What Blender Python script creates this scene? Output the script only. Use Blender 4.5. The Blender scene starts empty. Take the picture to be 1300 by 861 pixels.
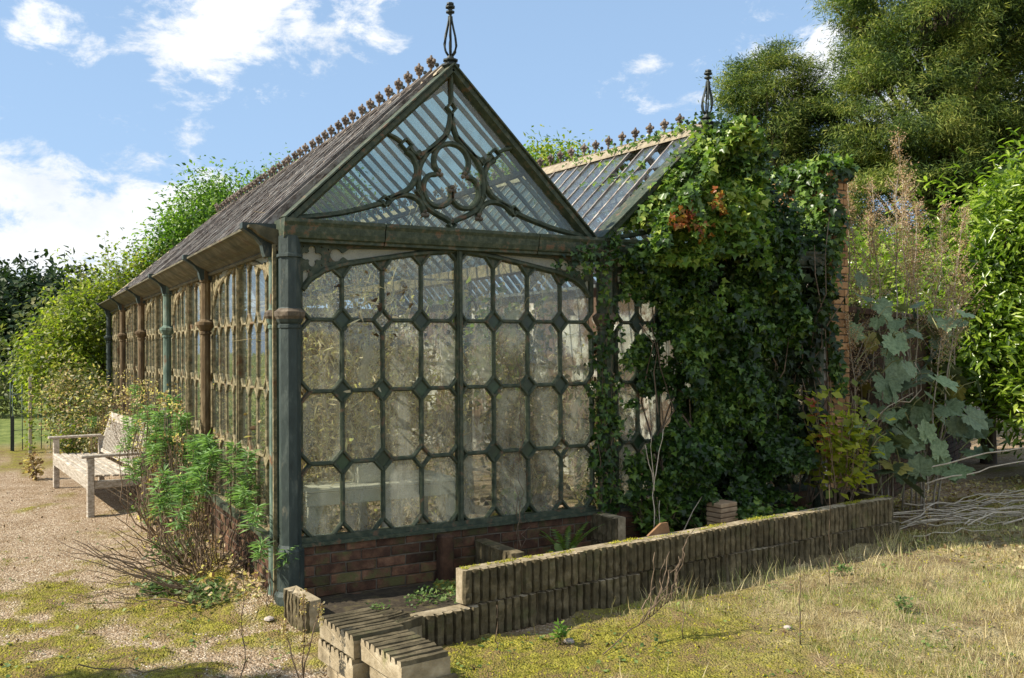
import bpy, math, random
import numpy as np
from mathutils import Vector, Matrix
from mathutils.geometry import tessellate_polygon
random.seed(7); rng = np.random.default_rng(7)
S = bpy.context.scene; COL = S.collection; R = math.radians

# ---------------------------------------------------------------- camera
cam = bpy.data.objects.new('camera', bpy.data.cameras.new('camera')); COL.objects.link(cam); S.camera = cam
_R = Vector((.87470861, -.48460858, -.00627397)); _U = Vector((.00074568, -.01159960, .99993244)); _F = _R.cross(_U) * -1
M = Matrix((( _R.x, _U.x, -.48464862, -2.97643), (_R.y, _U.y, -.8746542, -6.2220), (_R.z, _U.z, -.00978496, 1.77330), (0, 0, 0, 1)))
cam.matrix_world = M
cam.data.sensor_width = 36; cam.data.lens = 36 * 1151.895 / 1300; cam.data.clip_end = 2000; cam.data.clip_start = .05
S.render.resolution_x = 1024; S.render.resolution_y = 678
S.view_settings.view_transform = 'Standard'; S.view_settings.look = 'None'; S.view_settings.exposure = 0.6; S.view_settings.gamma = 1
S.cycles.use_denoising = True; S.cycles.max_bounces = 10; S.cycles.transparent_max_bounces = 24
S.cycles.diffuse_bounces = 4; S.cycles.glossy_bounces = 3; S.cycles.transmission_bounces = 6
S.cycles.sample_clamp_indirect = 6; S.cycles.caustics_reflective = False; S.cycles.caustics_refractive = False

# ---------------------------------------------------------------- sun and sky
SUN_EL = R(40); SUN_DIR = Vector((-.966 * math.cos(SUN_EL), .259 * math.cos(SUN_EL), math.sin(SUN_EL)))
sun = bpy.data.objects.new('sun', bpy.data.lights.new('sun', 'SUN')); COL.objects.link(sun)
sun.data.energy = 5.0; sun.data.angle = R(.53); sun.data.color = (1, .93, .80)
sun.rotation_euler = SUN_DIR.to_track_quat('Z', 'Y').to_euler()
W = bpy.data.worlds.new('World'); S.world = W; W.use_nodes = True
nt = W.node_tree; nt.nodes.clear()

class NG:
    def __init__(s, nt): s.nt = nt
    def n(s, typ, **kw):
        o = s.nt.nodes.new(typ)
        ins = kw.pop('ins', {})
        for k, v in kw.items(): setattr(o, k, v)
        for k, v in ins.items():
            if isinstance(v, bpy.types.NodeSocket): s.nt.links.new(v, o.inputs[k])
            else: o.inputs[k].default_value = v
        return o
    def math(s, op, a, b=0.0, c=None, clamp=False):
        o = s.nt.nodes.new('ShaderNodeMath'); o.operation = op; o.use_clamp = clamp
        for i, v in enumerate((a, b) if c is None else (a, b, c)):
            if isinstance(v, bpy.types.NodeSocket): s.nt.links.new(v, o.inputs[i])
            else: o.inputs[i].default_value = v
        return o.outputs[0]
    def vec(s, op, a, b=(0, 0, 0)):
        o = s.nt.nodes.new('ShaderNodeVectorMath'); o.operation = op
        for i, v in enumerate((a, b)):
            if isinstance(v, bpy.types.NodeSocket): s.nt.links.new(v, o.inputs[i])
            else: o.inputs[i].default_value = v
        return o
    def mix(s, f, a, b):
        o = s.nt.nodes.new('ShaderNodeMix'); o.data_type = 'RGBA'
        for i, v in ((0, f), (6, a), (7, b)):
            if isinstance(v, bpy.types.NodeSocket): s.nt.links.new(v, o.inputs[i])
            else: o.inputs[i].default_value = v if i == 0 else tuple(v)[:3] + (1,)
        return o.outputs[2]
    def ramp(s, f, stops):
        o = s.nt.nodes.new('ShaderNodeValToRGB'); e = o.color_ramp.elements
        while len(e) < len(stops): e.new(.5)
        for i, (p, c) in enumerate(stops):
            e[i].position = p; e[i].color = (c, c, c, 1) if isinstance(c, (int, float)) else tuple(c)[:3] + (1,)
        s.nt.links.new(f, o.inputs[0]); return o.outputs[0]
    def noise(s, v, scale, detail=4, rough=.55, dist=0.0):
        o = s.n('ShaderNodeTexNoise', ins={'Scale': scale, 'Detail': detail, 'Roughness': rough, 'Distortion': dist})
        if v is not None: s.nt.links.new(v, o.inputs['Vector'])
        return o.outputs[0]

g = NG(nt)
sky = g.n('ShaderNodeTexSky', sky_type='NISHITA', sun_disc=False, sun_elevation=SUN_EL,
          sun_rotation=math.atan2(SUN_DIR.x, SUN_DIR.y), altitude=50, air_density=1.0, dust_density=.6, ozone_density=1.3)
tc = g.n('ShaderNodeTexCoord').outputs['Generated']
CL = [((.180, .925, .338), .110, 1.6, .5), ((.165, .948, .278), .050, 1.0, .3), ((.23, .92, .325), .06, 1.5, .42), ((.015, .985, .162), .060, 1.3, .4),
      ((.12, .98, .138), .095, 1.9, .5), ((.20, .965, .155), .065, 2.2, .42), ((.05, .992, .085), .16, 1.6, .5), ((-.12, .98, .12), .16, 1.6, .5),
      ((.70, .66, .285), .075, 1.4, .4), ((.61, .745, .277), .060, 2.4, .02), ((.74, .58, .25), .07, 1.2, .3), ((.04, .955, .296), .040, 1.5, .02), ((-.3, .9, .3), .15, 1.5, .45),
      ((.32, .885, .335), .05, 1.4, -.02), ((.85, .40, .25), .15, 1.6, .45), ((-.75, .5, .35), .2, 1.5, .45), ((-.5, -.7, .4), .45, 1.4, .5), ((.4, -.8, .45), .45, 1.4, .5), ((.9, -.3, .4), .35, 1.4, .5), ((-.1, -.6, .8), .4, 1, .5), ((-.9, -.2, .3), .25, 1.4, .5), ((.3, -.3, .9), .3, 1, .4)]  # the wide clouds behind the camera are added for white fill light
mx = None
for c, r, zs, cap in CL:
    d = g.vec('SUBTRACT', tc, c).outputs[0]; d = g.vec('MULTIPLY', d, (1 / r, 1 / r, zs / r)).outputs[0]
    l = g.vec('LENGTH', d).outputs['Value']; v = g.math('MINIMUM', g.math('SUBTRACT', 1.0, l), cap)
    mx = v if mx is None else g.math('MAXIMUM', mx, v)
mx = g.math('MAXIMUM', mx, -1.2)
st = g.vec('MULTIPLY', tc, (1, 1, 1.7)).outputs[0]
n1 = g.noise(st, 13, 12, .66, .25); n2 = g.noise(st, 3.0, 4, .5)
m = g.math('ADD', mx, g.math('MULTIPLY', g.math('SUBTRACT', n1, .5), 3.4)); m = g.math('ADD', m, g.math('MULTIPLY', g.math('SUBTRACT', n2, .5), .4))
m = g.math('SUBTRACT', m, .12)
dens = g.n('ShaderNodeMapRange', interpolation_type='SMOOTHSTEP', ins={0: m, 1: -.22, 2: .42}).outputs[0]
sepz = g.n('ShaderNodeSeparateXYZ', ins={0: tc}).outputs[2]
hz = g.n('ShaderNodeMapRange', ins={0: sepz, 1: .0, 2: .05}).outputs[0]
shade = g.ramp(g.noise(st, 7, 6, .6), [(.35, (6.6, 7.0, 7.5)), (.6, (8.6, 8.7, 8.8))])
skc = g.mix(g.n('ShaderNodeMapRange', ins={0: sepz, 1: 0.5, 2: 0.0, 3: 0.55, 4: .8}).outputs[0], sky.outputs[0], (3.5, 5.3, 7.9))
colr = g.mix(g.math('MULTIPLY', g.math('MULTIPLY', dens, hz), .97), skc, shade)
bg = g.n('ShaderNodeBackground', ins={0: colr, 1: .088})
g.n('ShaderNodeOutputWorld', ins={0: bg.outputs[0]})

# ---------------------------------------------------------------- materials
def newmat(name):
    m = bpy.data.materials.new(name); m.use_nodes = True; m.node_tree.nodes.clear(); return m, NG(m.node_tree)
def ocoord(g, jitter=True):
    v = g.n('ShaderNodeTexCoord').outputs['Object']
    if jitter:
        r = g.n('ShaderNodeObjectInfo').outputs['Random']
        v = g.vec('ADD', v, g.n('ShaderNodeCombineXYZ', ins={0: g.math('MULTIPLY', r, 37.), 1: g.math('MULTIPLY', r, 91.), 2: g.math('MULTIPLY', r, 53.)}).outputs[0]).outputs[0]
    return v
def surf(name, stops, scale=8, rough=.8, bump=.3, bscale=40, stretch=(1, 1, 1), tone=.25, over=None, spec=.3, detail=6, oscale=5, oramp=(.5, .62)):
    """stops: colour ramp over noise; tone: brightness spread between objects; over: second colour (rust, moss) in patches"""
    m, g = newmat(name); v = ocoord(g); v = g.vec('MULTIPLY', v, stretch).outputs[0]
    c = g.ramp(g.noise(v, scale, detail, .65), stops)
    if over:
        c = g.mix(g.ramp(g.noise(v, oscale, 8, .7), [(oramp[0], 0.0), (oramp[1], 1.0)]), c, over)
    if tone:
        r = g.n('ShaderNodeObjectInfo').outputs['Random']
        f = g.math('ADD', g.math('MULTIPLY', r, tone * 2), 1 - tone)
        c = g.vec('MULTIPLY', c, g.n('ShaderNodeCombineXYZ', ins={0: f, 1: f, 2: f}).outputs[0]).outputs[0]
    b = g.n('ShaderNodeBump', ins={'Strength': bump, 'Distance': .01, 'Height': g.noise(v, bscale, 5, .7)})
    p = g.n('ShaderNodeBsdfPrincipled', ins={'Base Color': c, 'Roughness': rough, 'Specular IOR Level': spec, 'Normal': b.outputs[0]})
    g.n('ShaderNodeOutputMaterial', ins={0: p.outputs[0]}); return m
def leafm(name, stops, trans=.35, rough=.45, spec=.4, patch=None, nw=.38, ns=1.6):
    """stops: colours spread at random over the single leaves"""
    m, g = newmat(name)
    r = g.n('ShaderNodeNewGeometry').outputs['Random Per Island']
    v = g.n('ShaderNodeTexCoord').outputs['Object']
    r2 = g.math('ADD', g.math('MULTIPLY', r, 1 - nw), g.math('MULTIPLY', g.ramp(g.noise(v, ns, 4), [(.35, 0.0), (.65, 1.0)]), nw))
    c = g.ramp(r2, stops)
    if patch: c = g.mix(g.ramp(g.noise(v, patch[0], 3), [(patch[1], 0.0), (patch[1] + .1, 1.0)]), c, patch[2])
    p = g.n('ShaderNodeBsdfPrincipled', ins={'Base Color': c, 'Roughness': rough, 'Specular IOR Level': spec})
    tcol = g.vec('MULTIPLY', c, (1.25, 1.5, .6)).outputs[0]
    t = g.n('ShaderNodeBsdfTranslucent', ins={0: tcol})
    x = g.n('ShaderNodeMixShader', ins={0: trans, 1: p.outputs[0], 2: t.outputs[0]})
    g.n('ShaderNodeOutputMaterial', ins={0: x.outputs[0]}); return m
def glassm(name, dirt=.5, dcol=(.35, .33, .25), lo=.35, hi=.75, scale=3, base=.12, tint=(.86, .9, .86)):
    m, g = newmat(name); v = ocoord(g); sv = g.vec('MULTIPLY', v, (1.6, 1.6, .7)).outputs[0]
    n = g.noise(sv, scale, 8, .68, .6)
    f = g.math('ADD', g.math('MULTIPLY', g.ramp(n, [(lo, 0.0), (hi, 1.0)]), dirt), base, clamp=True)
    fine = g.noise(v, 90, 3, .7)
    f = g.math('MULTIPLY', f, g.math('ADD', fine, .5), clamp=True)
    b = g.n('ShaderNodeBump', ins={'Strength': .12, 'Distance': .01, 'Height': g.noise(v, 5, 2)})
    tr = g.n('ShaderNodeBsdfTransparent', ins={0: tint + (1,)}); gl = g.n('ShaderNodeBsdfGlossy', ins={0: (1, 1, 1, 1), 'Roughness': .04, 'Normal': b.outputs[0]})
    co = g.math('ABSOLUTE', g.vec('DOT_PRODUCT', g.n('ShaderNodeNewGeometry').outputs['Incoming'], b.outputs[0]).outputs['Value'])
    fr = g.math('ADD', .04, g.math('MULTIPLY', g.math('POWER', g.math('SUBTRACT', 1.0, co, clamp=True), 5.0), .75))
    cl = g.n('ShaderNodeMixShader', ins={0: fr, 1: tr.outputs[0], 2: gl.outputs[0]})
    dc = g.mix(g.noise(v, 9, 4), tuple(x * .7 for x in dcol), dcol)
    di = g.n('ShaderNodeBsdfDiffuse', ins={0: dc}); tl = g.n('ShaderNodeBsdfTranslucent', ins={0: dc})
    dd = g.n('ShaderNodeMixShader', ins={0: .7, 1: di.outputs[0], 2: tl.outputs[0]})
    x = g.n('ShaderNodeMixShader', ins={0: f, 1: cl.outputs[0], 2: dd.outputs[0]})
    g.n('ShaderNodeOutputMaterial', ins={0: x.outputs[0]}); return m

MT = {}
MT['green_iron'] = surf('green painted iron', [(.3, (.022, .032, .018)), (.5, (.042, .056, .032)), (.64, (.085, .092, .055)), (.74, (.17, .16, .11))], 22, .62, .5, 60, tone=.2, over=(.13, .075, .04), oscale=11, oramp=(.56, .64), spec=.4)
MT['pale_iron'] = surf('weathered ochre iron', [(.3, (.05, .055, .03)), (.5, (.20, .165, .085)), (.7, (.42, .34, .20))], 26, .75, .4, 60, tone=.15, over=(.14, .07, .03), oscale=7, oramp=(.55, .68))
MT['blue_iron'] = surf('blue green column paint', [(.3, (.016, .026, .022)), (.55, (.036, .052, .044)), (.75, (.10, .12, .10))], 14, .6, .5, 45, stretch=(1, 1, .35), tone=.1, over=(.14, .13, .09), oscale=16, oramp=(.6, .7), spec=.45)
MT['rust_iron'] = surf('rusty orange column', [(.3, (.05, .034, .018)), (.5, (.13, .085, .04)), (.7, (.25, .19, .11))], 14, .8, .5, 50, stretch=(1, 1, .3), tone=.2)
MT['teal_iron'] = surf('flaking teal column', [(.3, (.05, .08, .06)), (.55, (.12, .17, .13)), (.75, (.28, .30, .23))], 16, .7, .5, 60, stretch=(1, 1, .35), tone=.2, over=(.18, .10, .05), oscale=14, oramp=(.58, .66))
MT['gutter_iron'] = surf('drab gutter paint', [(.3, (.05, .048, .026)), (.5, (.105, .092, .052)), (.7, (.20, .17, .105))], 8, .75, .4, 50, tone=.25, over=(.10, .055, .03), oscale=5, oramp=(.56, .68))
MT['cap_iron'] = surf('rust stained capital', [(.3, (.05, .045, .03)), (.5, (.12, .09, .06)), (.75, (.26, .21, .15))], 20, .7, .4, 50)
MT['ridge_iron'] = surf('rusty cresting', [(.3, (.12, .09, .07)), (.6, (.23, .18, .14)), (.8, (.38, .33, .27))], 30, .8, .3, 60, tone=.3)
MT['black_iron'] = surf('dark finial iron', [(.3, (.015, .02, .017)), (.7, (.05, .06, .05))], 30, .5, .3, 60)
MT['plate'] = surf('dark green diamond', [(.3, (.012, .028, .012)), (.6, (.028, .058, .024)), (.8, (.09, .12, .07))], 12, .35, .15, 40, tone=.5, spec=.6)
MT['bar_wood'] = surf('flaking glazing bar', [(.3, (.08, .058, .048)), (.43, (.17, .135, .115)), (.53, (.37, .32, .28)), (.68, (.58, .54, .48))], 9, .85, .6, 60, stretch=(1, 3, 3), tone=.55, over=(.36, .32, .28), oscale=4, oramp=(.54, .6))
MT['ridge_wood'] = surf('lichened ridge board', [(.3, (.22, .17, .12)), (.6, (.38, .32, .22)), (.8, (.48, .42, .3))], 12, .9, .4, 50)
MT['inner_iron'] = surf('inner grey bar', [(.3, (.12, .13, .13)), (.7, (.22, .23, .22))], 12, .8, .3, 50)
MT['brick'] = surf('old red brick', [(.25, (.03, .017, .012)), (.45, (.08, .040, .024)), (.62, (.155, .080, .045)), (.8, (.24, .16, .11))], 9, .9, .6, 60, tone=.5, over=(.085, .08, .03), oscale=5, oramp=(.50, .62))
MT['orange_brick'] = surf('orange stock brick', [(.3, (.20, .11, .05)), (.55, (.36, .20, .09)), (.8, (.46, .30, .16))], 9, .9, .5, 60, tone=.3)
MT['mortar'] = surf('old lime mortar', [(.3, (.06, .05, .035)), (.7, (.17, .145, .11))], 12, .95, .5, 60, tone=0)
MT['white_wall'] = surf('flaking whitewash', [(.3, (.38, .34, .28)), (.5, (.62, .59, .52)), (.7, (.82, .80, .74))], 3, .9, .3, 30, tone=0, over=(.16, .10, .07), oscale=1.6, oramp=(.44, .52))
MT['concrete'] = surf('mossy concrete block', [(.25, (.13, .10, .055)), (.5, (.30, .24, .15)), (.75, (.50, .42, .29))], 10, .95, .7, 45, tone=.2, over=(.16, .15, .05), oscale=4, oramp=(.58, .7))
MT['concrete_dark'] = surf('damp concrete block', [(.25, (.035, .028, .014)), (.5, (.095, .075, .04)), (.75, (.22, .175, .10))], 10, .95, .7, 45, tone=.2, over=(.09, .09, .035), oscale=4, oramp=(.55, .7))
MT['teak'] = surf('silvered teak', [(.3, (.22, .18, .125)), (.5, (.42, .36, .28)), (.7, (.62, .57, .48))], 9, .85, .5, 50, stretch=(3, .6, 6), tone=.12)
MT['white_paint'] = surf('grubby white paint', [(.3, (.45, .42, .34)), (.6, (.66, .63, .54)), (.8, (.75, .73, .65))], 5, .7, .2, 30, tone=.1)
MT['bark'] = surf('bark', [(.3, (.05, .04, .03)), (.7, (.16, .12, .085))], 10, .95, .8, 30, stretch=(1, 1, .3))
MT['twig'] = surf('woody stem', [(.3, (.10, .07, .045)), (.7, (.24, .17, .11))], 20, .9, .3, 60)
MT['palestick'] = surf('bleached stick', [(.3, (.36, .29, .20)), (.7, (.6, .52, .4))], 20, .9, .3, 60)
MT['greenstem'] = surf('green stem', [(.3, (.14, .17, .06)), (.7, (.3, .27, .12))], 20, .7, .2, 60)
MT['soil'] = surf('dark planter soil', [(.3, (.02, .015, .009)), (.55, (.055, .042, .026)), (.75, (.13, .11, .04))], 12, 1, 1, 30, tone=0)
MT['tile'] = surf('buff clay tile', [(.3, (.25, .16, .09)), (.7, (.42, .3, .18))], 12, .9, .4, 50)
MT['slate'] = surf('rust coloured slate shard', [(.3, (.15, .08, .04)), (.7, (.28, .16, .08))], 12, .9, .4, 50)
MT['stone'] = surf('pale flint', [(.3, (.3, .26, .22)), (.7, (.5, .42, .36))], 12, .9, .4, 50, tone=.3)
MT['glass'] = glassm('old dusty glass', .46, (.86, .85, .74), .43, .74, 2.6, .10, (.93, .95, .92))
MT['side_glass'] = glassm('grimy side glass', .22, (.30, .33, .29), .42, .80, 2.4, .06, (.93, .95, .92))
MT['roof_glass'] = glassm('lichened roof glass', .30, (.56, .58, .56), .45, .80, 2.2, .09, (.93, .95, .93))
MT['gable_glass'] = glassm('gable glass', .30, (.50, .50, .42), .48, .78, 1.4, .03)
MT['white_glass'] = glassm('whitewashed glass', .4, (.84, .84, .76), .2, .7, 3, .75)
MT['ivy'] = leafm('ivy leaf', [(.2, (.014, .034, .006)), (.45, (.032, .070, .012)), (.65, (.065, .13, .020)), (.88, (.19, .28, .045))], .30, .38, .4)
MT['ivy_dark'] = leafm('shade tinted ivy leaf', [(.2, (.008, .016, .004)), (.6, (.020, .036, .008)), (.85, (.05, .08, .015))], .2, .45, .3)  # darker greens paint the shade inside the ivy into its leaves
MT['ivy_sun'] = leafm('sun tinted ivy leaf', [(.2, (.05, .095, .018)), (.45, (.10, .18, .028)), (.65, (.17, .27, .04)), (.88, (.36, .42, .08))], .35, .35, .45)  # lighter greens paint sunlight into the leaves of the bright patches
MT['ivy_autumn'] = leafm('reddened ivy leaf', [(.2, (.22, .05, .02)), (.5, (.36, .13, .03)), (.8, (.42, .30, .05))], .35, .4, .4)
MT['yew'] = leafm('yew spray', [(.2, (.024, .05, .014)), (.42, (.09, .14, .03)), (.6, (.21, .27, .055)), (.82, (.38, .38, .09))], .3, .6, .25, nw=.5, ns=1.1)
MT['fir'] = leafm('cypress spray', [(.2, (.020, .046, .014)), (.42, (.075, .12, .03)), (.6, (.17, .22, .05)), (.82, (.30, .32, .08))], .28, .6, .25, nw=.5, ns=1.1)
MT['dark_tree'] = leafm('dark oak leaf', [(.2, (.014, .028, .012)), (.5, (.03, .055, .018)), (.8, (.07, .10, .03))], .2, .55, .25)
MT['bright_tree'] = leafm('bright green leaf', [(.2, (.05, .11, .014)), (.5, (.13, .24, .028)), (.8, (.27, .38, .06))], .42, .45, .35)
MT['elder'] = leafm('yellow green leaf', [(.2, (.11, .16, .02)), (.5, (.25, .31, .035)), (.8, (.42, .42, .06))], .45, .5, .3)
MT['olive_leaf'] = leafm('olive shrub leaf', [(.2, (.05, .07, .025)), (.5, (.12, .14, .05)), (.8, (.24, .22, .09))], .35, .5, .3)
MT['laurel'] = leafm('laurel leaf', [(.2, (.05, .09, .012)), (.4, (.13, .21, .02)), (.6, (.25, .34, .035)), (.85, (.42, .50, .09))], .40, .28, .55)
MT['hyper'] = leafm('tutsan leaf', [(.2, (.16, .19, .02)), (.5, (.34, .36, .03)), (.8, (.52, .48, .05))], .45, .4, .4)
MT['red_leaf'] = leafm('red autumn leaf', [(.2, (.28, .05, .02)), (.8, (.42, .14, .04))], .35, .4, .4)
MT['poppy_leaf'] = surf('glaucous leaf', [(.3, (.085, .13, .05)), (.7, (.24, .31, .15))], 10, .5, .5, 14, tone=.4, spec=.4)
MT['poppy_gold'] = surf('yellowing leaf', [(.3, (.28, .26, .06)), (.7, (.42, .36, .09))], 10, .55, .3, 30, tone=.3)
MT['plume'] = leafm('buff plume', [(.2, (.30, .17, .10)), (.5, (.48, .32, .20)), (.8, (.6, .46, .30))], .3, .8, .1)
MT['spurge'] = leafm('spurge leaf', [(.2, (.10, .18, .065)), (.5, (.22, .35, .125)), (.8, (.37, .51, .24))], .35, .45, .35)
MT['straw'] = leafm('dead straw', [(.2, (.40, .30, .17)), (.5, (.68, .56, .36)), (.8, (.85, .76, .56))], .35, .8, .1)
MT['brown_leaf'] = leafm('dead brown leaf', [(.2, (.18, .10, .055)), (.4, (.38, .26, .15)), (.65, (.70, .52, .32)), (.85, (.78, .68, .46))], .5, .8, .1)
MT['drygrass'] = leafm('dry grass blade', [(.2, (.30, .22, .10)), (.4, (.54, .43, .23)), (.65, (.74, .62, .40)), (.9, (.26, .34, .07))], .3, .8, .1)
MT['greengrass'] = leafm('green grass blade', [(.2, (.10, .15, .03)), (.5, (.20, .27, .05)), (.8, (.36, .38, .11))], .35, .6, .2)
MT['black_leaf'] = leafm('dark rotten leaf', [(.2, (.05, .03, .018)), (.8, (.16, .10, .055))], .2, .8, .1)
MT['moss'] = leafm('moss tuft', [(.15, (.12, .08, .02)), (.3, (.18, .19, .03)), (.45, (.34, .31, .035)), (.65, (.54, .48, .06)), (.9, (.18, .26, .04))], .3, .9, .05, nw=.6, ns=4.)
MT['clover'] = leafm('small weed leaf', [(.2, (.06, .11, .03)), (.5, (.13, .20, .06)), (.8, (.25, .32, .10))], .35, .5, .3)
MT['fern'] = leafm('fern frond', [(.2, (.07, .12, .02)), (.8, (.17, .24, .04))], .4, .35, .5)
MT['pebble'] = leafm('gravel stone', [(.15, (.12, .08, .05)), (.4, (.33, .25, .16)), (.6, (.46, .36, .24)), (.85, (.64, .56, .43))], .0, .9, .2)

# ---------------------------------------------------------------- object helpers
def tag(o, label=None, cat=None, group=None, kind=None):
    for k, v in (('label', label), ('category', cat), ('group', group), ('kind', kind)):
        if v: o[k] = v
    return o
def link(o, parent=None):
    COL.objects.link(o)
    if parent: o.parent = parent
    return o
def empty(name, loc=(0, 0, 0), rz=0, **kw):
    o = bpy.data.objects.new(name, None); link(o); o.location = loc; o.rotation_euler = (0, 0, rz); return tag(o, **kw)
def mesh_np(name, V, F, mat, parent=None, smooth=False):
    """V (n,3), F (m,k) all faces with k corners"""
    me = bpy.data.meshes.new(name); V = np.asarray(V, np.float32); F = np.asarray(F, np.int32); k = F.shape[1]
    me.vertices.add(len(V)); me.vertices.foreach_set('co', V.ravel()); me.loops.add(F.size); me.loops.foreach_set('vertex_index', F.ravel())
    me.polygons.add(len(F)); me.polygons.foreach_set('loop_start', np.arange(0, F.size, k, dtype=np.int32)); me.polygons.foreach_set('loop_total', np.full(len(F), k, np.int32))
    if smooth: me.polygons.foreach_set('use_smooth', np.ones(len(F), bool))
    me.update(calc_edges=True); me.materials.append(mat)
    return link(bpy.data.objects.new(name, me), parent)
class MB:
    def __init__(s): s.v = []; s.f = []; s.sm = []
    def add(s, vs, fs, smooth=False):
        b = len(s.v); s.v += [tuple(x) for x in vs]; s.f += [tuple(b + i for i in q) for q in fs]; s.sm += [smooth] * len(fs); return s
    def box(s, a, b, mat=None):
        (x0, y0, z0), (x1, y1, z1) = a, b
        vs = [Vector(p) for p in ((x0, y0, z0), (x1, y0, z0), (x1, y1, z0), (x0, y1, z0), (x0, y0, z1), (x1, y0, z1), (x1, y1, z1), (x0, y1, z1))]
        if mat is not None: vs = [mat @ v for v in vs]
        return s.add(vs, [(0, 3, 2, 1), (4, 5, 6, 7), (0, 1, 5, 4), (1, 2, 6, 5), (2, 3, 7, 6), (3, 0, 4, 7)])
    def cbox(s, a, b, c=.006, mat=None):
        """box with chamfered edges: three nested rings"""
        (x0, y0, z0), (x1, y1, z1) = a, b; c = min(c, (x1 - x0) / 3, (y1 - y0) / 3, (z1 - z0) / 3)
        vs = []
        for z, i in ((z0, c), (z0 + c, 0), (z1 - c, 0), (z1, c)):
            for (x, y) in ((x0 + i, y0 + c), (x0 + c, y0 + i), (x1 - c, y0 + i), (x1 - i, y0 + c), (x1 - i, y1 - c), (x1 - c, y1 - i), (x0 + c, y1 - i), (x0 + i, y1 - c)) if i == 0 else \
                          ((x0 + c, y0 + c), (x0 + c, y0 + c), (x1 - c, y0 + c), (x1 - c, y0 + c), (x1 - c, y1 - c), (x1 - c, y1 - c), (x0 + c, y1 - c), (x0 + c, y1 - c)):
                vs.append(Vector((x, y, z)))
        if mat is not None: vs = [mat @ v for v in vs]
        fs = [tuple(range(7, -1, -1)), tuple(range(24, 32))]
        for r in range(3):
            for k in range(8): fs.append((r * 8 + k, r * 8 + (k + 1) % 8, r * 8 + 8 + (k + 1) % 8, r * 8 + 8 + k))
        return s.add(vs, fs)
    def tube(s, pts, r, n=6, taper=None, caps=True):
        pts = [Vector(p) for p in pts]; m = len(pts); vs = []; up = Vector((0, 0, 1))
        for i, p in enumerate(pts):
            t = (pts[min(i + 1, m - 1)] - pts[max(i - 1, 0)]).normalized()
            a = t.cross(up); a = a.normalized() if a.length > .05 else t.cross(Vector((1, 0, 0))).normalized(); b = t.cross(a)
            rr = r[i] if isinstance(r, (list, tuple)) else (r + (taper - r) * i / (m - 1) if taper is not None else r)
            for k in range(n): an = 2 * math.pi * k / n; vs.append(p + a * math.cos(an) * rr + b * math.sin(an) * rr)
        fs = [(i * n + k, i * n + (k + 1) % n, (i + 1) * n + (k + 1) % n, (i + 1) * n + k) for i in range(m - 1) for k in range(n)]
        if caps: fs += [tuple(range(n - 1, -1, -1)), tuple((m - 1) * n + k for k in range(n))]
        return s.add(vs, fs, n > 4)
    def lathe(s, prof, c=(0, 0), n=12, ph=0, smooth=False):
        vs = [(c[0] + r * math.cos(ph + 2 * math.pi * k / n), c[1] + r * math.sin(ph + 2 * math.pi * k / n), z) for r, z in prof for k in range(n)]; m = len(prof)
        fs = [(i * n + k, i * n + (k + 1) % n, (i + 1) * n + (k + 1) % n, (i + 1) * n + k) for i in range(m - 1) for k in range(n)]
        fs += [tuple(range(n - 1, -1, -1)), tuple((m - 1) * n + k for k in range(n))]
        return s.add(vs, fs, smooth)
    def sweep(s, pts, w, y0, y1, closed=False):
        """flat bar following pts in the XZ plane, front at y0 (bevelled), back at y1"""
        P = [Vector(p) for p in pts]; m = len(P); vs = []
        yb = y0 + (y1 - y0) * .35; sec = [(-.5, y1), (-.5, yb), (-.22, y0), (.22, y0), (.5, yb), (.5, y1)]
        for i, p in enumerate(P):
            a = P[(i - 1) % m] if closed or i else P[0]; b = P[(i + 1) % m] if closed or i < m - 1 else P[-1]
            t = (b - a).normalized(); nn = Vector((-t.y, t.x))
            for o, y in sec: q = p + nn * o * w; vs.append((q.x, y, q.y))
        fs = []; k6 = 6
        for i in range(m if closed else m - 1):
            j = (i + 1) % m
            for k in range(6): fs.append((i * 6 + k, j * 6 + k, j * 6 + (k + 1) % 6, i * 6 + (k + 1) % 6))
        if not closed: fs += [tuple(range(6)), tuple((m - 1) * 6 + k for k in range(5, -1, -1))]
        return s.add(vs, fs)
    def plate(s, outer, holes, y0, y1):
        loops = [[Vector((x, z, 0)) for x, z in l] for l in [outer] + holes]; flat = [p for l in loops for p in l]
        tr = tessellate_polygon(loops); n = len(flat)
        vs = [(p.x, y0, p.y) for p in flat] + [(p.x, y1, p.y) for p in flat]
        fs = [tuple(t) for t in tr] + [tuple(n + i for i in reversed(t)) for t in tr]; b = 0
        for l in loops:
            m = len(l)
            for i in range(m): j = (i + 1) % m; fs.append((b + i, b + j, n + b + j, n + b + i))
            b += m
        return s.add(vs, fs)
    def prism(s, poly, axis, a, b):
        """poly in the plane across the axis: axis 'x' -> (y,z), 'y' -> (x,z), 'z' -> (x,y)"""
        f = {'x': lambda u, v, w: (w, u, v), 'y': lambda u, v, w: (u, w, v), 'z': lambda u, v, w: (u, v, w)}[axis]; n = len(poly)
        vs = [f(u, v, a) for u, v in poly] + [f(u, v, b) for u, v in poly]
        fs = [tuple(range(n)), tuple(range(2 * n - 1, n - 1, -1))] + [(i, (i + 1) % n, n + (i + 1) % n, n + i) for i in range(n)]
        return s.add(vs, fs)
    def build(s, name, mat, parent=None, fixn=True):
        me = bpy.data.meshes.new(name); me.from_pydata(s.v, [], s.f); me.materials.append(mat)
        if any(s.sm): me.polygons.foreach_set('use_smooth', s.sm)
        if fixn:
            import bmesh
            bm = bmesh.new(); bm.from_mesh(me); bmesh.ops.recalc_face_normals(bm, faces=bm.faces); bm.to_mesh(me); bm.free()
        me.update(); return link(bpy.data.objects.new(name, me), parent)
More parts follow.
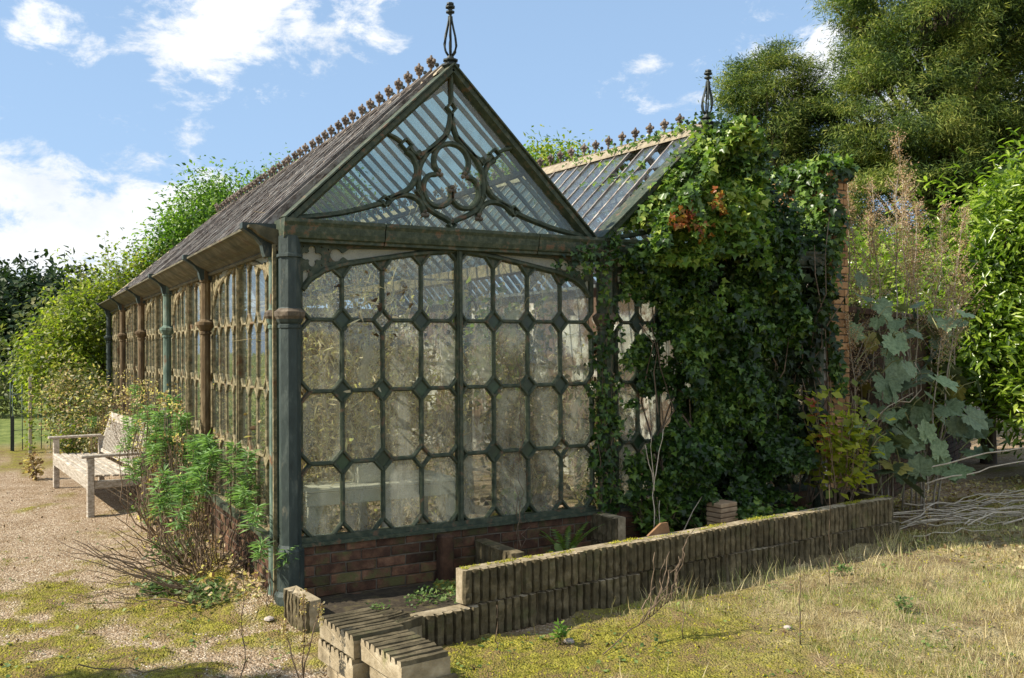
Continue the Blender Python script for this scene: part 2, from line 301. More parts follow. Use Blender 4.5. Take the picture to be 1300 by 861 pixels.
def dup(o, parent=None, loc=None, rot=None, mat=None, scale=None):
    c = o.copy(); COL.objects.link(c); c.parent = parent if parent else o.parent
    if loc is not None: c.location = loc
    if rot is not None: c.rotation_euler = rot
    if scale is not None: c.scale = scale
    if mat is not None: c.matrix_local = mat
    return c
def dup_tree(o, parent, **kw):
    c = dup(o, parent, **kw)
    for ch in list(o.children):
        dup_tree(ch, c)
    return c

# ---------------------------------------------------------------- value noise in numpy
_tab = rng.random((256, 256))
def vn(x, y):
    x = np.asarray(x, float); y = np.asarray(y, float); xi = np.floor(x).astype(int); yi = np.floor(y).astype(int); fx = x - xi; fy = y - yi
    fx = fx * fx * (3 - 2 * fx); fy = fy * fy * (3 - 2 * fy); t = lambda a, b: _tab[a & 255, b & 255]
    return (t(xi, yi) * (1 - fx) + t(xi + 1, yi) * fx) * (1 - fy) + (t(xi, yi + 1) * (1 - fx) + t(xi + 1, yi + 1) * fx) * fy
def fbm(x, y, s=1., o=4):
    r = 0; a = .5; t = 0
    for i in range(o): r = r + a * vn(x * s + 17.3 * i, y * s + 5.1 * i); t += a; a *= .5; s *= 2.03
    return r / t
def sst(a, b, x): t = np.clip((x - a) / (b - a), 0, 1); return t * t * (3 - 2 * t)
def gh(x, y):
    """ground height"""
    x = np.asarray(x, float); y = np.asarray(y, float)
    h = (fbm(x, y, 1.3) - .5) * .05 + (fbm(x, y, 7) - .5) * .018
    near = np.exp(-((x + 1.5) / .35) ** 2) * sst(-.4, .1, y) * sst(13, 12, y); h = h * .7 + near * .07
    inside = sst(-1.35, -1.2, x) * sst(4.2, 4, x) * sst(-.1, .1, y) * sst(12.4, 12.2, y); h = h * (1 - inside)
    bed = sst(-.4, -.2, x) * sst(3.9, 3.8, x) * sst(-1.0, -.85, y) * sst(.05, -.05, y)
    lump = np.clip(fbm(x + 3, y + 8, 8.5, 3) - .38, 0, 1) * .075 * mossm(x, y) * (1 - inside)
    return h + bed * .05 + lump
def mossm(x, y):
    """how mossy the ground is"""
    n = fbm(x, y, 1.1, 4); n2 = fbm(x + 40, y, 5, 3)
    left = sst(2.6, -1.0, y) * .62; front = sst(-1.0, -1.6, y) * .38 * sst(-1.6, -.9, x); far = sst(8, 11, y) * .4
    band = np.exp(-((y - .2) / 1.0) ** 2) * sst(-1.2, -1.8, x) * .1
    return np.clip(sst(.44, .62, n * .50 + n2 * .50 + left * .30 + front * .46 + far * .4 + band - .125), 0, 1)
def grassm(x, y):
    n = fbm(x + 9, y + 3, 1.7, 3); return np.clip(sst(.0, 2.4, x + n * 2 - 1.0) * sst(-.6, -1.3, y - .08 * x), 0, 1)

# ---------------------------------------------------------------- ground
def axis(lo, hi, step, far):
    a = list(np.arange(lo, hi, step)); d = step
    while a[-1] < far: d *= 1.22; a.append(a[-1] + d)
    d = step; b = []
    x = lo
    while x > -far: d *= 1.22; x -= d; b.append(x)
    return np.array(b[::-1] + a)
gx = axis(-4.6, 6.4, .045, 600); gy = axis(-4.4, 5.0, .045, 600)
GX, GY = np.meshgrid(gx, gy); GZ = gh(GX, GY); nx = len(gx); ny = len(gy)
r_ = np.arange(nx - 1)[None, :] + np.arange(ny - 1)[:, None] * nx; Fq = np.stack([r_, r_ + 1, r_ + nx + 1, r_ + nx], -1).reshape(-1, 4)
m, g = newmat('gravel, moss and turf')
pos = g.n('ShaderNodeNewGeometry').outputs['Position']; am = g.n('ShaderNodeAttribute', attribute_name='moss').outputs['Fac']; ag = g.n('ShaderNodeAttribute', attribute_name='turf').outputs['Fac']
vo = g.n('ShaderNodeTexVoronoi', ins={'Vector': pos, 'Scale': 75.})
grav = g.ramp(g.n('ShaderNodeSeparateColor', ins={0: vo.outputs['Color']}).outputs[0], [(.0, (.20, .125, .07)), (.45, (.36, .255, .16)), (.8, (.47, .36, .24)), (1, (.62, .52, .40))])
grav = g.mix(g.ramp(g.noise(pos, 3.2, 8, .75), [(.44, 0.0), (.62, .75)]), grav, (.23, .15, .075))
mo = g.ramp(g.noise(pos, 24, 6, .7), [(.3, (.08, .065, .015)), (.5, (.22, .20, .03)), (.68, (.40, .36, .06))])
mo = g.mix(g.ramp(g.noise(pos, 4, 6, .75), [(.44, 0.0), (.60, .9)]), mo, (.20, .135, .06))
tu = g.mix(g.ramp(g.noise(pos, 2.6, 6, .75), [(.45, 0.0), (.62, .85)]), g.ramp(g.noise(pos, 30, 6, .75), [(.3, (.12, .09, .04)), (.5, (.30, .24, .12)), (.7, (.50, .42, .25))]), (.15, .10, .05))
c = g.mix(am, grav, mo); c = g.mix(ag, c, tu)
far = g.n('ShaderNodeMapRange', ins={0: g.n('ShaderNodeSeparateXYZ', ins={0: pos}).outputs[1], 1: 12.5, 2: 14.}).outputs[0]
c = g.mix(far, c, g.ramp(g.noise(pos, 3, 5, .7), [(.35, (.10, .14, .03)), (.65, (.26, .29, .08))]))
hb = g.math('ADD', g.math('MULTIPLY', vo.outputs['Distance'], -1.2), g.math('MULTIPLY', g.noise(pos, 40, 5, .7), .8))
b = g.n('ShaderNodeBump', ins={'Strength': .9, 'Distance': .012, 'Height': hb})
p = g.n('ShaderNodeBsdfPrincipled', ins={'Base Color': c, 'Roughness': .95, 'Specular IOR Level': .15, 'Normal': b.outputs[0]})
g.n('ShaderNodeOutputMaterial', ins={0: p.outputs[0]}); MT['ground'] = m
go = mesh_np('ground', np.stack([GX, GY, GZ], -1).reshape(-1, 3), Fq, m, smooth=True); tag(go, 'gravel path with moss and dry turf', kind='structure')
for nm, fn in (('moss', mossm), ('turf', grassm)):
    a = go.data.attributes.new(nm, 'FLOAT', 'POINT'); a.data.foreach_set('value', fn(GX, GY).astype(np.float32).ravel())

# ================================================================ GREENHOUSE
GH = empty('greenhouse', (0, 0, 0), label='derelict Victorian glasshouse with twin gables and ornate iron tracery on a brick base', cat='greenhouse')
Z0, Z1, Z2, Z3, ZB = .467, .972, 1.477, 1.980, 2.515
DH, DW = .080, .070
ARCH = [(0, 2.512), (.26, 2.478), (.52, 2.424), (.75, 2.37), (.86, 2.325), (.94, 2.26), (.985, 2.19), (1.0, 2.10)]
def arch(x, half):
    u = abs(x) / half
    for (a, za), (b, zb) in zip(ARCH, ARCH[1:]):
        if u <= b + 1e-6: return za + (zb - za) * (u - a) / (b - a)
    return ARCH[-1][1]
def circ(cx, cz, r, a0, a1, n): return [(cx + r * math.cos(R(a0 + (a1 - a0) * i / n)), cz + r * math.sin(R(a0 + (a1 - a0) * i / n))) for i in range(n + 1)]
def window(width, nc, iron, glass, plate, seed, y0=-.028, y1=.012, w=.030):
    """one glazed bay: frame with octagonal openings, its panes and diamonds; front faces -Y"""
    rd = random.Random(seed); half = width / 2; p = width / nc; B = MB(); xs = [-half + i * p for i in range(nc + 1)]; rows = [Z0, Z1, Z2, Z3]
    dw = min(DW, p * .3)
    for i, x in enumerate(xs):
        edge = 1 if i == 0 else (-1 if i == nc else 0); mid = (i == nc // 2)
        for k, z in enumerate(rows):
            low = (k == 0)
            quad = [((x - dw, z), (x, z + DH)), ((x, z + DH), (x + dw, z)), ((x + dw, z), (x, z - DH)), ((x, z - DH), (x - dw, z))]
            for q, s in enumerate(quad):
                if edge == 1 and q in (0, 3): continue
                if edge == -1 and q in (1, 2): continue
                if low and q in (2, 3): continue
                B.sweep(s, w * .9, y0, y1)
            if k < 3:
                B.sweep([(x, z + DH), (x, rows[k + 1] - DH)], w * (1.25 if edge else 1), y0, y1)
            if i < nc and not low: B.sweep([(x + dw, z), (xs[i + 1] - dw, z)], w, y0, y1)
        zt = arch(x, half)
        if not edge:
            B.sweep([(x, Z3 + DH), (x, zt - .085)], w, y0, y1)
            for s in (-1, 1): B.sweep([(x, zt - .09), (x + s * dw * .95, arch(x + s * dw, half) - .012)], w * .85, y0, y1)
            B.plate([(x, zt - .085), (x - dw * .8, arch(x - dw, half)), (x + dw * .8, arch(x + dw, half))], [], -.012, .006)
        else: B.sweep([(x, Z3 + DH), (x, ZB)], w * 1.3, y0, y1)
    B.box((-.022, y0 - .018, Z0), (.022, .018, ZB)); B.box((-.009, y0 - .028, Z0 + .02), (.009, y0 - .018, ZB - .01))
    B.box((-half - .01, -.045, Z0 - .03), (half + .01, .03, Z0 + .004)); B.box((-half - .01, -.075, Z0 - .055), (half + .01, .035, Z0 - .03))
    for s in (-1, 1): B.sweep([(s * half * u, z) for u, z in ARCH[:-1]], .042, y0 - .006, y1)
    for s in (-1, 1):      # pierced spandrels
        f = lambda u, z: (s * u, z)
        outer = [(half, 2.10)] + [(half * u, z) for u, z in ARCH[::-1][1:]] + [(0, ZB), (half, ZB)]
        a = half - .088; q = []
        for d in (0, 90, 180, 270): q += circ(a + .047 * math.cos(R(d)), 2.422 + .047 * math.sin(R(d)), .026, d - 125, d + 125, 7)
        k = half - .262; key = circ(k, 2.437, .045, -150, 150, 12)[::-1]
        key = [(k - .050, 2.452), (k - .075, 2.47), (k - .10, 2.487), (k - .60, 2.502), (k - .68, 2.493), (k - .35, 2.448), (k - .085, 2.405), (k - .050, 2.425)]
        key = circ(k, 2.437, .045, -155, 155, 12) + key
        drop = [(half - .022, 2.22), (half - .022, 2.315), (half - .045, 2.325), (half - .066, 2.305), (half - .058, 2.275)]
        tris = [[(a + dx - .009, 2.422 + dz - .006), (a + dx + .009, 2.422 + dz - .006), (a + dx, 2.422 + dz + .009)] for dx, dz in ((-.066, .066), (.066, .066), (-.066, -.06), (-.115, .05), (-.115, -.035), (.02, -.098))]
        B.plate([f(*t) for t in outer], [[f(*t) for t in h] for h in [q, key, drop] + tris], -.018, .002)
    win = B.build('window', iron, GH)
    o1 = MB().plate([(-half * u, z) for u, z in ARCH[1:]] + [(-half, ZB), (-half * .26, ZB)], [], .006, .009).build('spandrel_glass', MT['white_glass'], win)
    dup(o1, win, scale=(-1, 1, 1))
    dia = None
    for i, x in enumerate(xs):
        if i in (0, nc): continue
        for k, z in enumerate(rows[1:]):
            if i == nc // 2: continue
            if dia is None: dia = MB().plate([(-dw, 0), (0, -DH), (dw, 0), (0, DH)], [], -.008, .004).build('diamond_boss', plate, win); d = dia
            else: d = dup(dia, win)
            d.location = (x, 0, z)
            if rd.random() < .16: d.data = dia_glass(dw)
    for i in range(nc):
        xa, xb = xs[i], xs[i + 1]; xc = (xa + xb) / 2
        for k in range(4):
            z = rows[k]
            bot = [(xa + (dw if k else dw), z), (xb - dw, z), (xb, z + DH)]; 
            if k < 3: poly = bot + [(xb, rows[k + 1] - DH), (xb - dw, rows[k + 1]), (xa + dw, rows[k + 1]), (xa, rows[k + 1] - DH), (xa, z + DH)]
            else:
                ca, cb = xa + dw, xb - dw
                za, zb = arch(xa, half), arch(xb, half)
                if i == 0: poly = bot + [(xb, zb - DH - .01), (cb, arch(cb, half)), (xc, arch(xc, half)), (xa + .04, arch(xa + .04, half)), (xa, 2.1), (xa, z + DH)]
                elif i == nc - 1: poly = bot + [(xb, 2.1), (xb - .04, arch(xb - .04, half)), (xc, arch(xc, half)), (ca, arch(ca, half)), (xa, za - DH - .01), (xa, z + DH)]
                else: poly = bot + [(xb, zb - DH - .01), (cb, arch(cb, half)), (ca, arch(ca, half)), (xa, za - DH - .01), (xa, z + DH)]
            if rd.random() < .012 and k: continue
            zc = z + .25; pl = [(px - xc, pz - zc) for px, pz in poly]
            o = MB().plate(pl, [], -.002, .001).build('glass_pane', glass, win)
            o.location = (xc, .0, zc); o.rotation_euler = (R(rd.gauss(0, .35)), 0, R(rd.gauss(0, .45)))
    return win
_dg = {}
def dia_glass(dw):
    if dw not in _dg:
        o = MB().plate([(-dw, 0), (0, -DH), (dw, 0), (0, DH)], [], -.003, .001).build('diamond_boss', MT['glass']); _dg[dw] = o.data; bpy.data.objects.remove(o)
    return _dg[dw]

w1 = window(2.43, 8, MT['green_iron'], MT['glass'], MT['plate'], 3)
w2 = window(2.20, 10, MT['green_iron'], MT['glass'], MT['plate'], 5); w2.location = (2.56, 0, 0)
BAY, Y0 = 2.358, .20
ws = window(BAY - .10, 8, MT['pale_iron'], MT['side_glass'], MT['pale_iron'], 8, -.016, .008, .023)
ws.location = (-1.30, Y0 + BAY / 2 + .02, 0); ws.rotation_euler = (0, 0, R(-90))
for k in range(1, 5): dup_tree(ws, GH, loc=(-1.30, Y0 + BAY * (k + .5) + .02, 0))
wb = dup_tree(w1, GH, loc=(0, 12.08, 0), rot=(0, 0, R(180)))

# columns
def column_mesh(name, r, n, mat, ring=.035, ph=0):
    B = MB(); pr = [(r * 1.5, -.05), (r * 1.5, .10), (r * 1.25, .13), (r * 1.25, .40), (r, .44), (r, 1.915), (r + ring * .25, 1.92), (r + ring * .25, 1.94), (r, 1.945), (r + ring * .35, 1.96), (r + ring, 2.005), (r + ring, 2.03), (r + ring * .6, 2.035), (r + ring * .15, 2.05), (r, 2.06), (r, 2.40), (r * 1.18, 2.405), (r * 1.18, 2.425), (r, 2.43), (r, 2.55)]
    B.lathe(pr, n=n, ph=ph); return B.build(name, mat, GH)
cc = column_mesh('corner_column', .074, 8, MT['blue_iron'], .028, R(22.5)); cc.location = (-1.292, -.035, 0)
c2 = column_mesh('column', .070, 8, MT['green_iron'], .028, R(22.5)); c2.location = (1.335, -.03, 0)
c3 = dup(c2, GH, loc=(3.79, -.03, 0))
capm = MB().lathe([(.078, 1.955), (.104, 2.002), (.106, 2.030), (.09, 2.042), (.078, 2.052)], n=8, ph=R(22.5)).build('capital', MT['cap_iron'], cc)
dup(capm, c2)
pi = column_mesh('pilaster', .036, 10, MT['teal_iron'], .030); pi.location = (-1.350, .16, 0)
MB().box((-.012, -.012, .05), (.012, .012, 2.5)).build('pale_rib', MT['pale_iron'], pi).location = (-.022, -.095, 0)
cap2 = MB().lathe([(.04, 1.955), (.068, 2.004), (.068, 2.03), (.04, 2.05)], n=10).build('capital', MT['cap_iron'], pi)
for k, mt in zip(range(1, 6), ('rust_iron', 'teal_iron', 'rust_iron', 'rust_iron', 'blue_iron')):
    o = column_mesh('side_column', .045, 10, MT[mt], .04); o.location = (-1.372, Y0 + BAY * k + .02, 0)
for k in range(1, 6):     # inner columns carrying the valley between the two ranges
    o = column_mesh('valley_column', .05, 8, MT['blue_iron'], .03); o.location = (1.34, Y0 + BAY * k, 0)
valley = MB().box((1.26, .1, 2.50), (1.42, 12.1, 2.62)).build('valley_gutter', MT['pale_iron'], GH)

# front beam and side gutter
bp = [(-.055, 2.508), (-.075, 2.512), (-.075, 2.53), (-.09, 2.54), (-.10, 2.575), (-.105, 2.62), (-.118, 2.645), (-.118, 2.668), (.16, 2.676), (.16, 2.508)]
MB().prism(bp, 'x', -1.345, -.62).prism(bp, 'x', -.612, .66).prism(bp, 'x', .668, 1.28).build('front_beam', MT['green_iron'], GH)
MB().prism(bp, 'x', 1.288, 3.84).build('front_beam', MT['green_iron'], GH)
gp = [(-1.33, 2.46), (-1.35, 2.46), (-1.362, 2.475), (-1.35, 2.49), (-1.365, 2.50), (-1.385, 2.515), (-1.42, 2.53), (-1.47, 2.56), (-1.515, 2.60), (-1.545, 2.612), (-1.545, 2.628), (-1.50, 2.632), (-1.33, 2.60)]
for k in range(5): MB().prism(gp, 'y', Y0 - .03 + BAY * k + (.003 if k else -.12), Y0 - .03 + BAY * (k + 1)).build('side_gutter', MT['gutter_iron'], GH)
br = MB().prism([(-1.33, 2.42), (-1.42, 2.42), (-1.43, 2.45), (-1.44, 2.50), (-1.48, 2.55), (-1.55, 2.595), (-1.575, 2.61), (-1.575, 2.65), (-1.33, 2.65)], 'y', -.04, .04).build('gutter_bracket', MT['blue_iron'], GH)
br.location = (0, .16, 0)
for k in range(1, 6): dup(br, GH, loc=(0, Y0 + BAY * k + .02, 0))

# gable tracery
GYY = .10
def smooth(pts, n=5):
    P = [Vector(p) for p in pts]; out = []
    for i in range(len(P) - 1):
        a, b, c, d = P[max(i - 1, 0)], P[i], P[i + 1], P[min(i + 2, len(P) - 1)]
        for k in range(n):
            t = k / n; out.append(.5 * ((2 * b) + (c - a) * t + (2 * a - 5 * b + 4 * c - d) * t * t + (3 * b - a - 3 * c + d) * t ** 3))
    return [(p.x, p.y) for p in out] + [(P[-1].x, P[-1].y)]
A1 = [(0.0, 3.585), (.012, 3.50), (.05, 3.40), (.13, 3.315), (.22, 3.255), (.285, 3.235)]
A0 = [(.285, 3.235), (.32, 3.25), (.345, 3.285)]
A2 = [(.375, 3.255), (.32, 3.215), (.285, 3.13), (.30, 3.05), (.35, 2.975), (.43, 2.925), (.51, 2.89)]
A2b = [(.22, 3.255), (.262, 3.215), (.283, 3.13), (.275, 3.04)]
BLc = [(.53, 2.84), (.48, 2.895), (.40, 2.922), (.32, 2.915), (.255, 2.87), (.228, 2.80)]
OUT = [(.05, 3.40), (.11, 3.345), (.20, 3.26), (.262, 3.15), (.275, 3.04), (.262, 2.95), (.225, 2.865), (.15, 2.81), (.07, 2.775), (0.0, 2.74)]
LOB = [(.0, 2.975), (-.0, 2.93), (.035, 2.885), (.09, 2.858), (.155, 2.862), (.205, 2.90), (.232, 2.96), (.228, 3.03), (.19, 3.085), (.128, 3.10)]
TOP = [(.105, 3.115), (.14, 3.165), (.145, 3.23), (.115, 3.295), (.06, 3.335), (0, 3.347)]
ROOT = [(.55, 2.855), (.75, 2.79), (.95, 2.74), (1.20, 2.70)]
def diamond(B, x, z, a, b, w=.026):
    B.sweep([(x - a, z), (x, z + b), (x + a, z), (x, z - b)], w, GYY - .035, GYY + .012, closed=True)
def gable(half, zb, za, cx, full=True):
    sx = half / 1.263; sz = (za - zb) / 1.274; T = lambda pts, s=1: [(cx + s * x * sx, zb + (z - 2.676) * sz) for x, z in pts]
    B = MB(); y0, y1 = GYY - .03, GYY + .012
    fr = MB()
    for s in (-1, 1):
        a, b = (cx + s * (half + .012), zb - .01), (cx, za - .035)
        fr.sweep([a, b], .078, GYY - .055, GYY + .10); fr.sweep([(a[0] + s * .024, a[1] + .026), (b[0] + s * .0, b[1] + .036)], .026, GYY - .075, GYY + .12)
    frame = fr.build('gable_frame', MT['green_iron'], GH)
    B.sweep(T([(0, 3.94), (0, 3.66)]), .034, y0, y1)
    for (x, z, a, b) in ((0, 3.62, .036, .044), (.375, 3.30, .045, .042), (-.375, 3.30, .045, .042), (.545, 2.865, .045, .036), (-.545, 2.865, .045, .036), (0, 2.72, .03, .035), (.268, 3.235, .022, .026), (-.268, 3.235, .022, .026), (.27, 2.955, .02, .03), (-.27, 2.955, .02, .03)):
        diamond(B, *T([(x, z)])[0], a, b)
    for s in (-1, 1):
        for c, w in ((A1, .040), (A0, .036), (A2, .042), (BLc, .040), (OUT, .042), (LOB, .038), (TOP, .038), (ROOT, .040), ([(.415, 3.32), (.46, 3.345), (.52, 3.365)], .03)):
            B.sweep(smooth(T(c, s)), w, y0, y1)
    tr = B.build('tracery', MT['green_iron'], GH)
    boss = None
    for x, z in ((.11, 3.108), (-.11, 3.108), (0, 2.99), (.228, 2.79), (-.228, 2.79)):
        (bx, bz), = T([(x, z)])
        if boss is None:
            Q = MB()
            for q in range(3): Q.lathe([(.004, -.016), (.018, -.006), (.018, .006), (.004, .016)], c=(.02 * math.cos(R(120 * q + 90)), .02 * math.sin(R(120 * q + 90))), n=7)
            boss = Q.build('boss', MT['cap_iron'], tr); o = boss; o.rotation_euler = (R(90), 0, 0)
        else: o = dup(boss, tr)
        o.location = (bx, GYY - .02, bz)
    for s in (-1, 1):
        R1 = [(0, 3.95), (0, 3.60), (.012, 3.50), (.05, 3.40), (.13, 3.315), (.22, 3.255), (.285, 3.235), (.345, 3.28), (.40, 3.33), (.55, 3.395)]
        R2 = [(.55, 3.395), (.40, 3.33), (.375, 3.255), (.32, 3.215), (.285, 3.13), (.30, 3.05), (.35, 2.975), (.43, 2.925), (.545, 2.87), (.75, 2.79), (.95, 2.74), (1.263, 2.68)]
        R3 = [(1.263, 2.68), (.95, 2.74), (.75, 2.79), (.545, 2.87), (.48, 2.895), (.40, 2.922), (.32, 2.915), (.255, 2.87), (.228, 2.80), (0, 2.74), (0, 2.68)]
        R4 = [(0, 2.74), (.228, 2.80), (.255, 2.87), (.32, 2.915), (.40, 2.922), (.43, 2.925), (.35, 2.975), (.30, 3.05), (.285, 3.13), (.32, 3.215), (.285, 3.235), (.22, 3.255), (.13, 3.315), (.05, 3.40), (.012, 3.50), (0, 3.60)]
        for q in (R1, R2, R3, R4): MB().plate(T(q, s), [], GYY + .002, GYY + .005).build('gable_pane', MT['gable_glass'], frame)
gable(1.263, 2.676, 3.95, 0)
gable(1.165, 2.676, 3.77, 2.56)

# roofs ---------------------------------------------------------
KR = {0: 0., 2.56: .03}
def slope_mat(cx, eave_x, eave_z, ridge_z, y):
    ridge_z = ridge_z + KR[cx] * y
    """local +X runs up the slope, +Z is the outward normal"""
    e = Vector((eave_x, y, eave_z)); t = Vector((cx, y, ridge_z)); u = (t - e).normalized(); v = Vector((0, 1, 0)) if eave_x > cx else Vector((0, -1, 0)); n = u.cross(v)
    if n.z < 0: v = -v; n = u.cross(v)
    m = Matrix((u, v, n)).transposed().to_4x4(); m.translation = e; return m
PIT = .235
def roof(cx, half, ez, rz, ya, yb, n_len, gl, miss, seed, bar, hip=None, sides=(-1, 1), name='roof', bh=.030, w=.015, lo=.03):
    rd = random.Random(seed); L = math.hypot(half, rz - ez)
    for s in sides:
        fr = MB()
        m0 = slope_mat(cx, cx + s * half, ez, rz, 0); a = Vector((cx + s * half, 0, ez)); b = Vector((cx, 0, rz)); 
        for f in (.02, .48, .965):       # purlins
            q = a.lerp(b, f); nrm = (m0.to_3x3() @ Vector((0, 0, 1))); q = q - nrm * .045
            fr.box((q.x - .02, ya, q.z - .02), (q.x + .02, yb, q.z + .02))
        rf = fr.build(name, MT['inner_iron'], GH)
        barm = MB(); 
        N = 9
        for i in range(N):      # a bar in short worn lengths
            x0, x1 = L * i / N, L * (i + 1) / N; t = rd.uniform(-.004, .004)
            barm.box((x0, -w, -lo), (x1, w, bh + t * bh / .03 + rd.uniform(0, .008) * bh / .03))
        bo = None; k = 0; y = ya + .03
        while y < yb:
            top = 1.0
            if hip and y > hip: top = max(0.05, 1 - (y - hip) / (yb - hip))
            if bo is None: bo = barm.build('glazing_bar', bar, rf); o = bo
            else: o = dup(bo, rf)
            mm = slope_mat(cx, cx + s * half, ez, rz, y); mm = mm @ Matrix.Rotation(R(rd.gauss(0, .25)), 4, 'Z') @ Matrix.Translation((rd.uniform(-.02, .02), 0, rd.uniform(-.005, .006)))
            if top < 1: mm = mm @ Matrix.Scale(top, 4, (1, 0, 0))
            o.matrix_local = mm
            if y + PIT < yb and top > .1:
                for j in range(n_len):
                    if rd.random() < miss[0 if s < 0 else 1]: continue
                    key = (cx, s, n_len)
                    l = L / n_len
                    if key not in _pn:
                        o = MB().box((0, -PIT / 2 + .006, 0), (l + .03, PIT / 2 - .006, .004)).build('roof_pane', gl, rf); _pn[key] = o
                    else: o = dup(_pn[key], rf)
                    mm = slope_mat(cx, cx + s * half, ez, rz, y + PIT / 2)
                    mm = mm @ Matrix.Translation((l * j * top, 0, .004 + rd.uniform(0, .004))) @ Matrix.Rotation(R(.35 if n_len > 1 else 0), 4, 'Y') @ Matrix.Rotation(R(rd.gauss(0, .5)), 4, 'X')
                    if top < 1: mm = mm @ Matrix.Scale(top, 4, (1, 0, 0))
                    o.matrix_local = mm
            y += PIT; k += 1
_pn = {}
roof(0, 1.46, 2.585, 3.965, .16, 12.1, 2, MT['roof_glass'], (.03, .03), 11, MT['bar_wood'], hip=9.1, name='roof', sides=(-1,), lo=.02)
roof(0, 1.46, 2.585, 3.965, .16, 12.1, 1, MT['gable_glass'], (.03, .03), 14, MT['inner_iron'], hip=9.1, name='roof', sides=(1,), bh=.012, w=.011, lo=.018)
roof(2.56, 1.20, 2.60, 3.785, .16, 12.1, 3, MT['roof_glass'], (.10, .02), 12, MT['bar_wood'], sides=(-1,), name='roof', bh=.012, w=.012, lo=.015)
roof(2.56, 1.24, 2.585, 3.785, .16, 12.1, 1, MT['roof_glass'], (.10, .02), 13, MT['bar_wood'], sides=(1,), name='roof')
def ridge(cx, z, ya, yb, first, mt):
    B = MB(); B.prism([(cx - .12, z - .095), (cx - .115, z - .078), (cx - .025, z + .014), (cx + .025, z + .014), (cx + .115, z - .078), (cx + .12, z - .095), (cx, z - .03)], 'y', ya, yb); cap = B.build('ridge_cap', mt, GH)
    MB().box((cx - .008, ya + .05, z + .012), (cx + .008, yb, z + .03)).build('crest_rail', MT['ridge_iron'], cap)
    F = MB(); F.tube([(0, 0, .015), (0, 0, .06)], .009, 5)
    for (dy, dz, r) in ((0, .120, .019), (0, .088, .022), (0, .062, .015), (0, .140, .010)):
        F.lathe([(.002, dz - r), (r * .8, dz - r * .5), (r * .85, dz + r * .4), (.002, dz + r)], n=6)
    for q in range(4):
        for rr, dz, r in ((.026, .104, .016), (.018, .074, .011)):
            F.lathe([(.002, dz - r), (r * .8, dz - r * .5), (r * .85, dz + r * .4), (.002, dz + r)], c=(rr * math.cos(q * 1.5708 + .4), rr * math.sin(q * 1.5708 + .4)), n=6)
    fo = F.build('crest_ornament', MT['ridge_iron'], cap)
    G = MB(); G.tube([(0, 0, .015), (0, 0, .045)], .005, 5); G.lathe([(.002, .036), (.018, .046), (.018, .062), (.002, .072)], n=7); bo = G.build('crest_ball', MT['black_iron'], cap)
    cap.matrix_local = Matrix.Translation((0, 0, z)) @ Matrix.Rotation(math.atan(KR[cx]), 4, 'X') @ Matrix.Translation((0, 0, -z))
    y = first; i = 0
    while y < yb - .05:
        q = fo if i == 0 else dup(fo, cap); q.scale = (1.25, 1.25, 1.12); q.location = (cx, y, z + .008); q.rotation_euler = (R(random.gauss(0, 3)), R(random.gauss(0, 3)), 0)
        q = bo if i == 0 else dup(bo, cap); q.location = (cx, y - PIT / 2, z + .008)
        y += PIT; i += 1
ridge(0, 3.965, .10, 9.12, .47, MT['ridge_wood'])
ridge(2.56, 3.785, .10, 12.1, .475, MT['ridge_wood'])
dup(bpy.data.objects['crest_ornament'], GH).location = (0, 9.12, 4.02)
# hip ridges at the far end
B = MB()
for s in (-1, 1): B.tube([(0, 9.1, 3.97), (s * 1.46, 12.1, 2.60)], .035, 5)
B.build('hip_ridge', MT['ridge_wood'], GH)
MB().plate([(-1.46, 0), (1.46, 0), (0, 3.3)], [], 0, .01).build('hip_glazing', MT['roof_glass'], GH).matrix_local = Matrix.Translation((0, 12.1, 2.585)) @ Matrix.Rotation(R(65), 4, 'X')

def finial(x, y, z, tilt=0):
    B = MB(); B.lathe([(.05, -.02), (.06, 0), (.075, .012), (.075, .025), (.045, .032), (.04, .045), (.06, .055), (.06, .066), (.03, .075), (.022, .10)], n=8)
    for k in range(6):
        a = 2 * math.pi * k / 6; B.tube([(math.cos(a) * r, math.sin(a) * r, h) for r, h in ((.016, .095), (.042, .13), (.052, .18), (.045, .24), (.027, .31), (.014, .37), (.012, .40))], .0085, 5)
    B.lathe([(.015, .36), (.019, .385), (.014, .40), (.012, .41), (.016, .425), (.035, .43), (.035, .44), (.016, .445), (.016, .46), (.038, .467), (.038, .48), (.018, .485), (.03, .493), (.028, .505), (.004, .51)], n=8)
    o = B.build('finial', MT['black_iron'], GH); o.location = (x, y, z); o.rotation_euler = (0, R(tilt), 0); return o
finial(0, .10, 3.93); finial(2.575, .12, 3.79, 3)

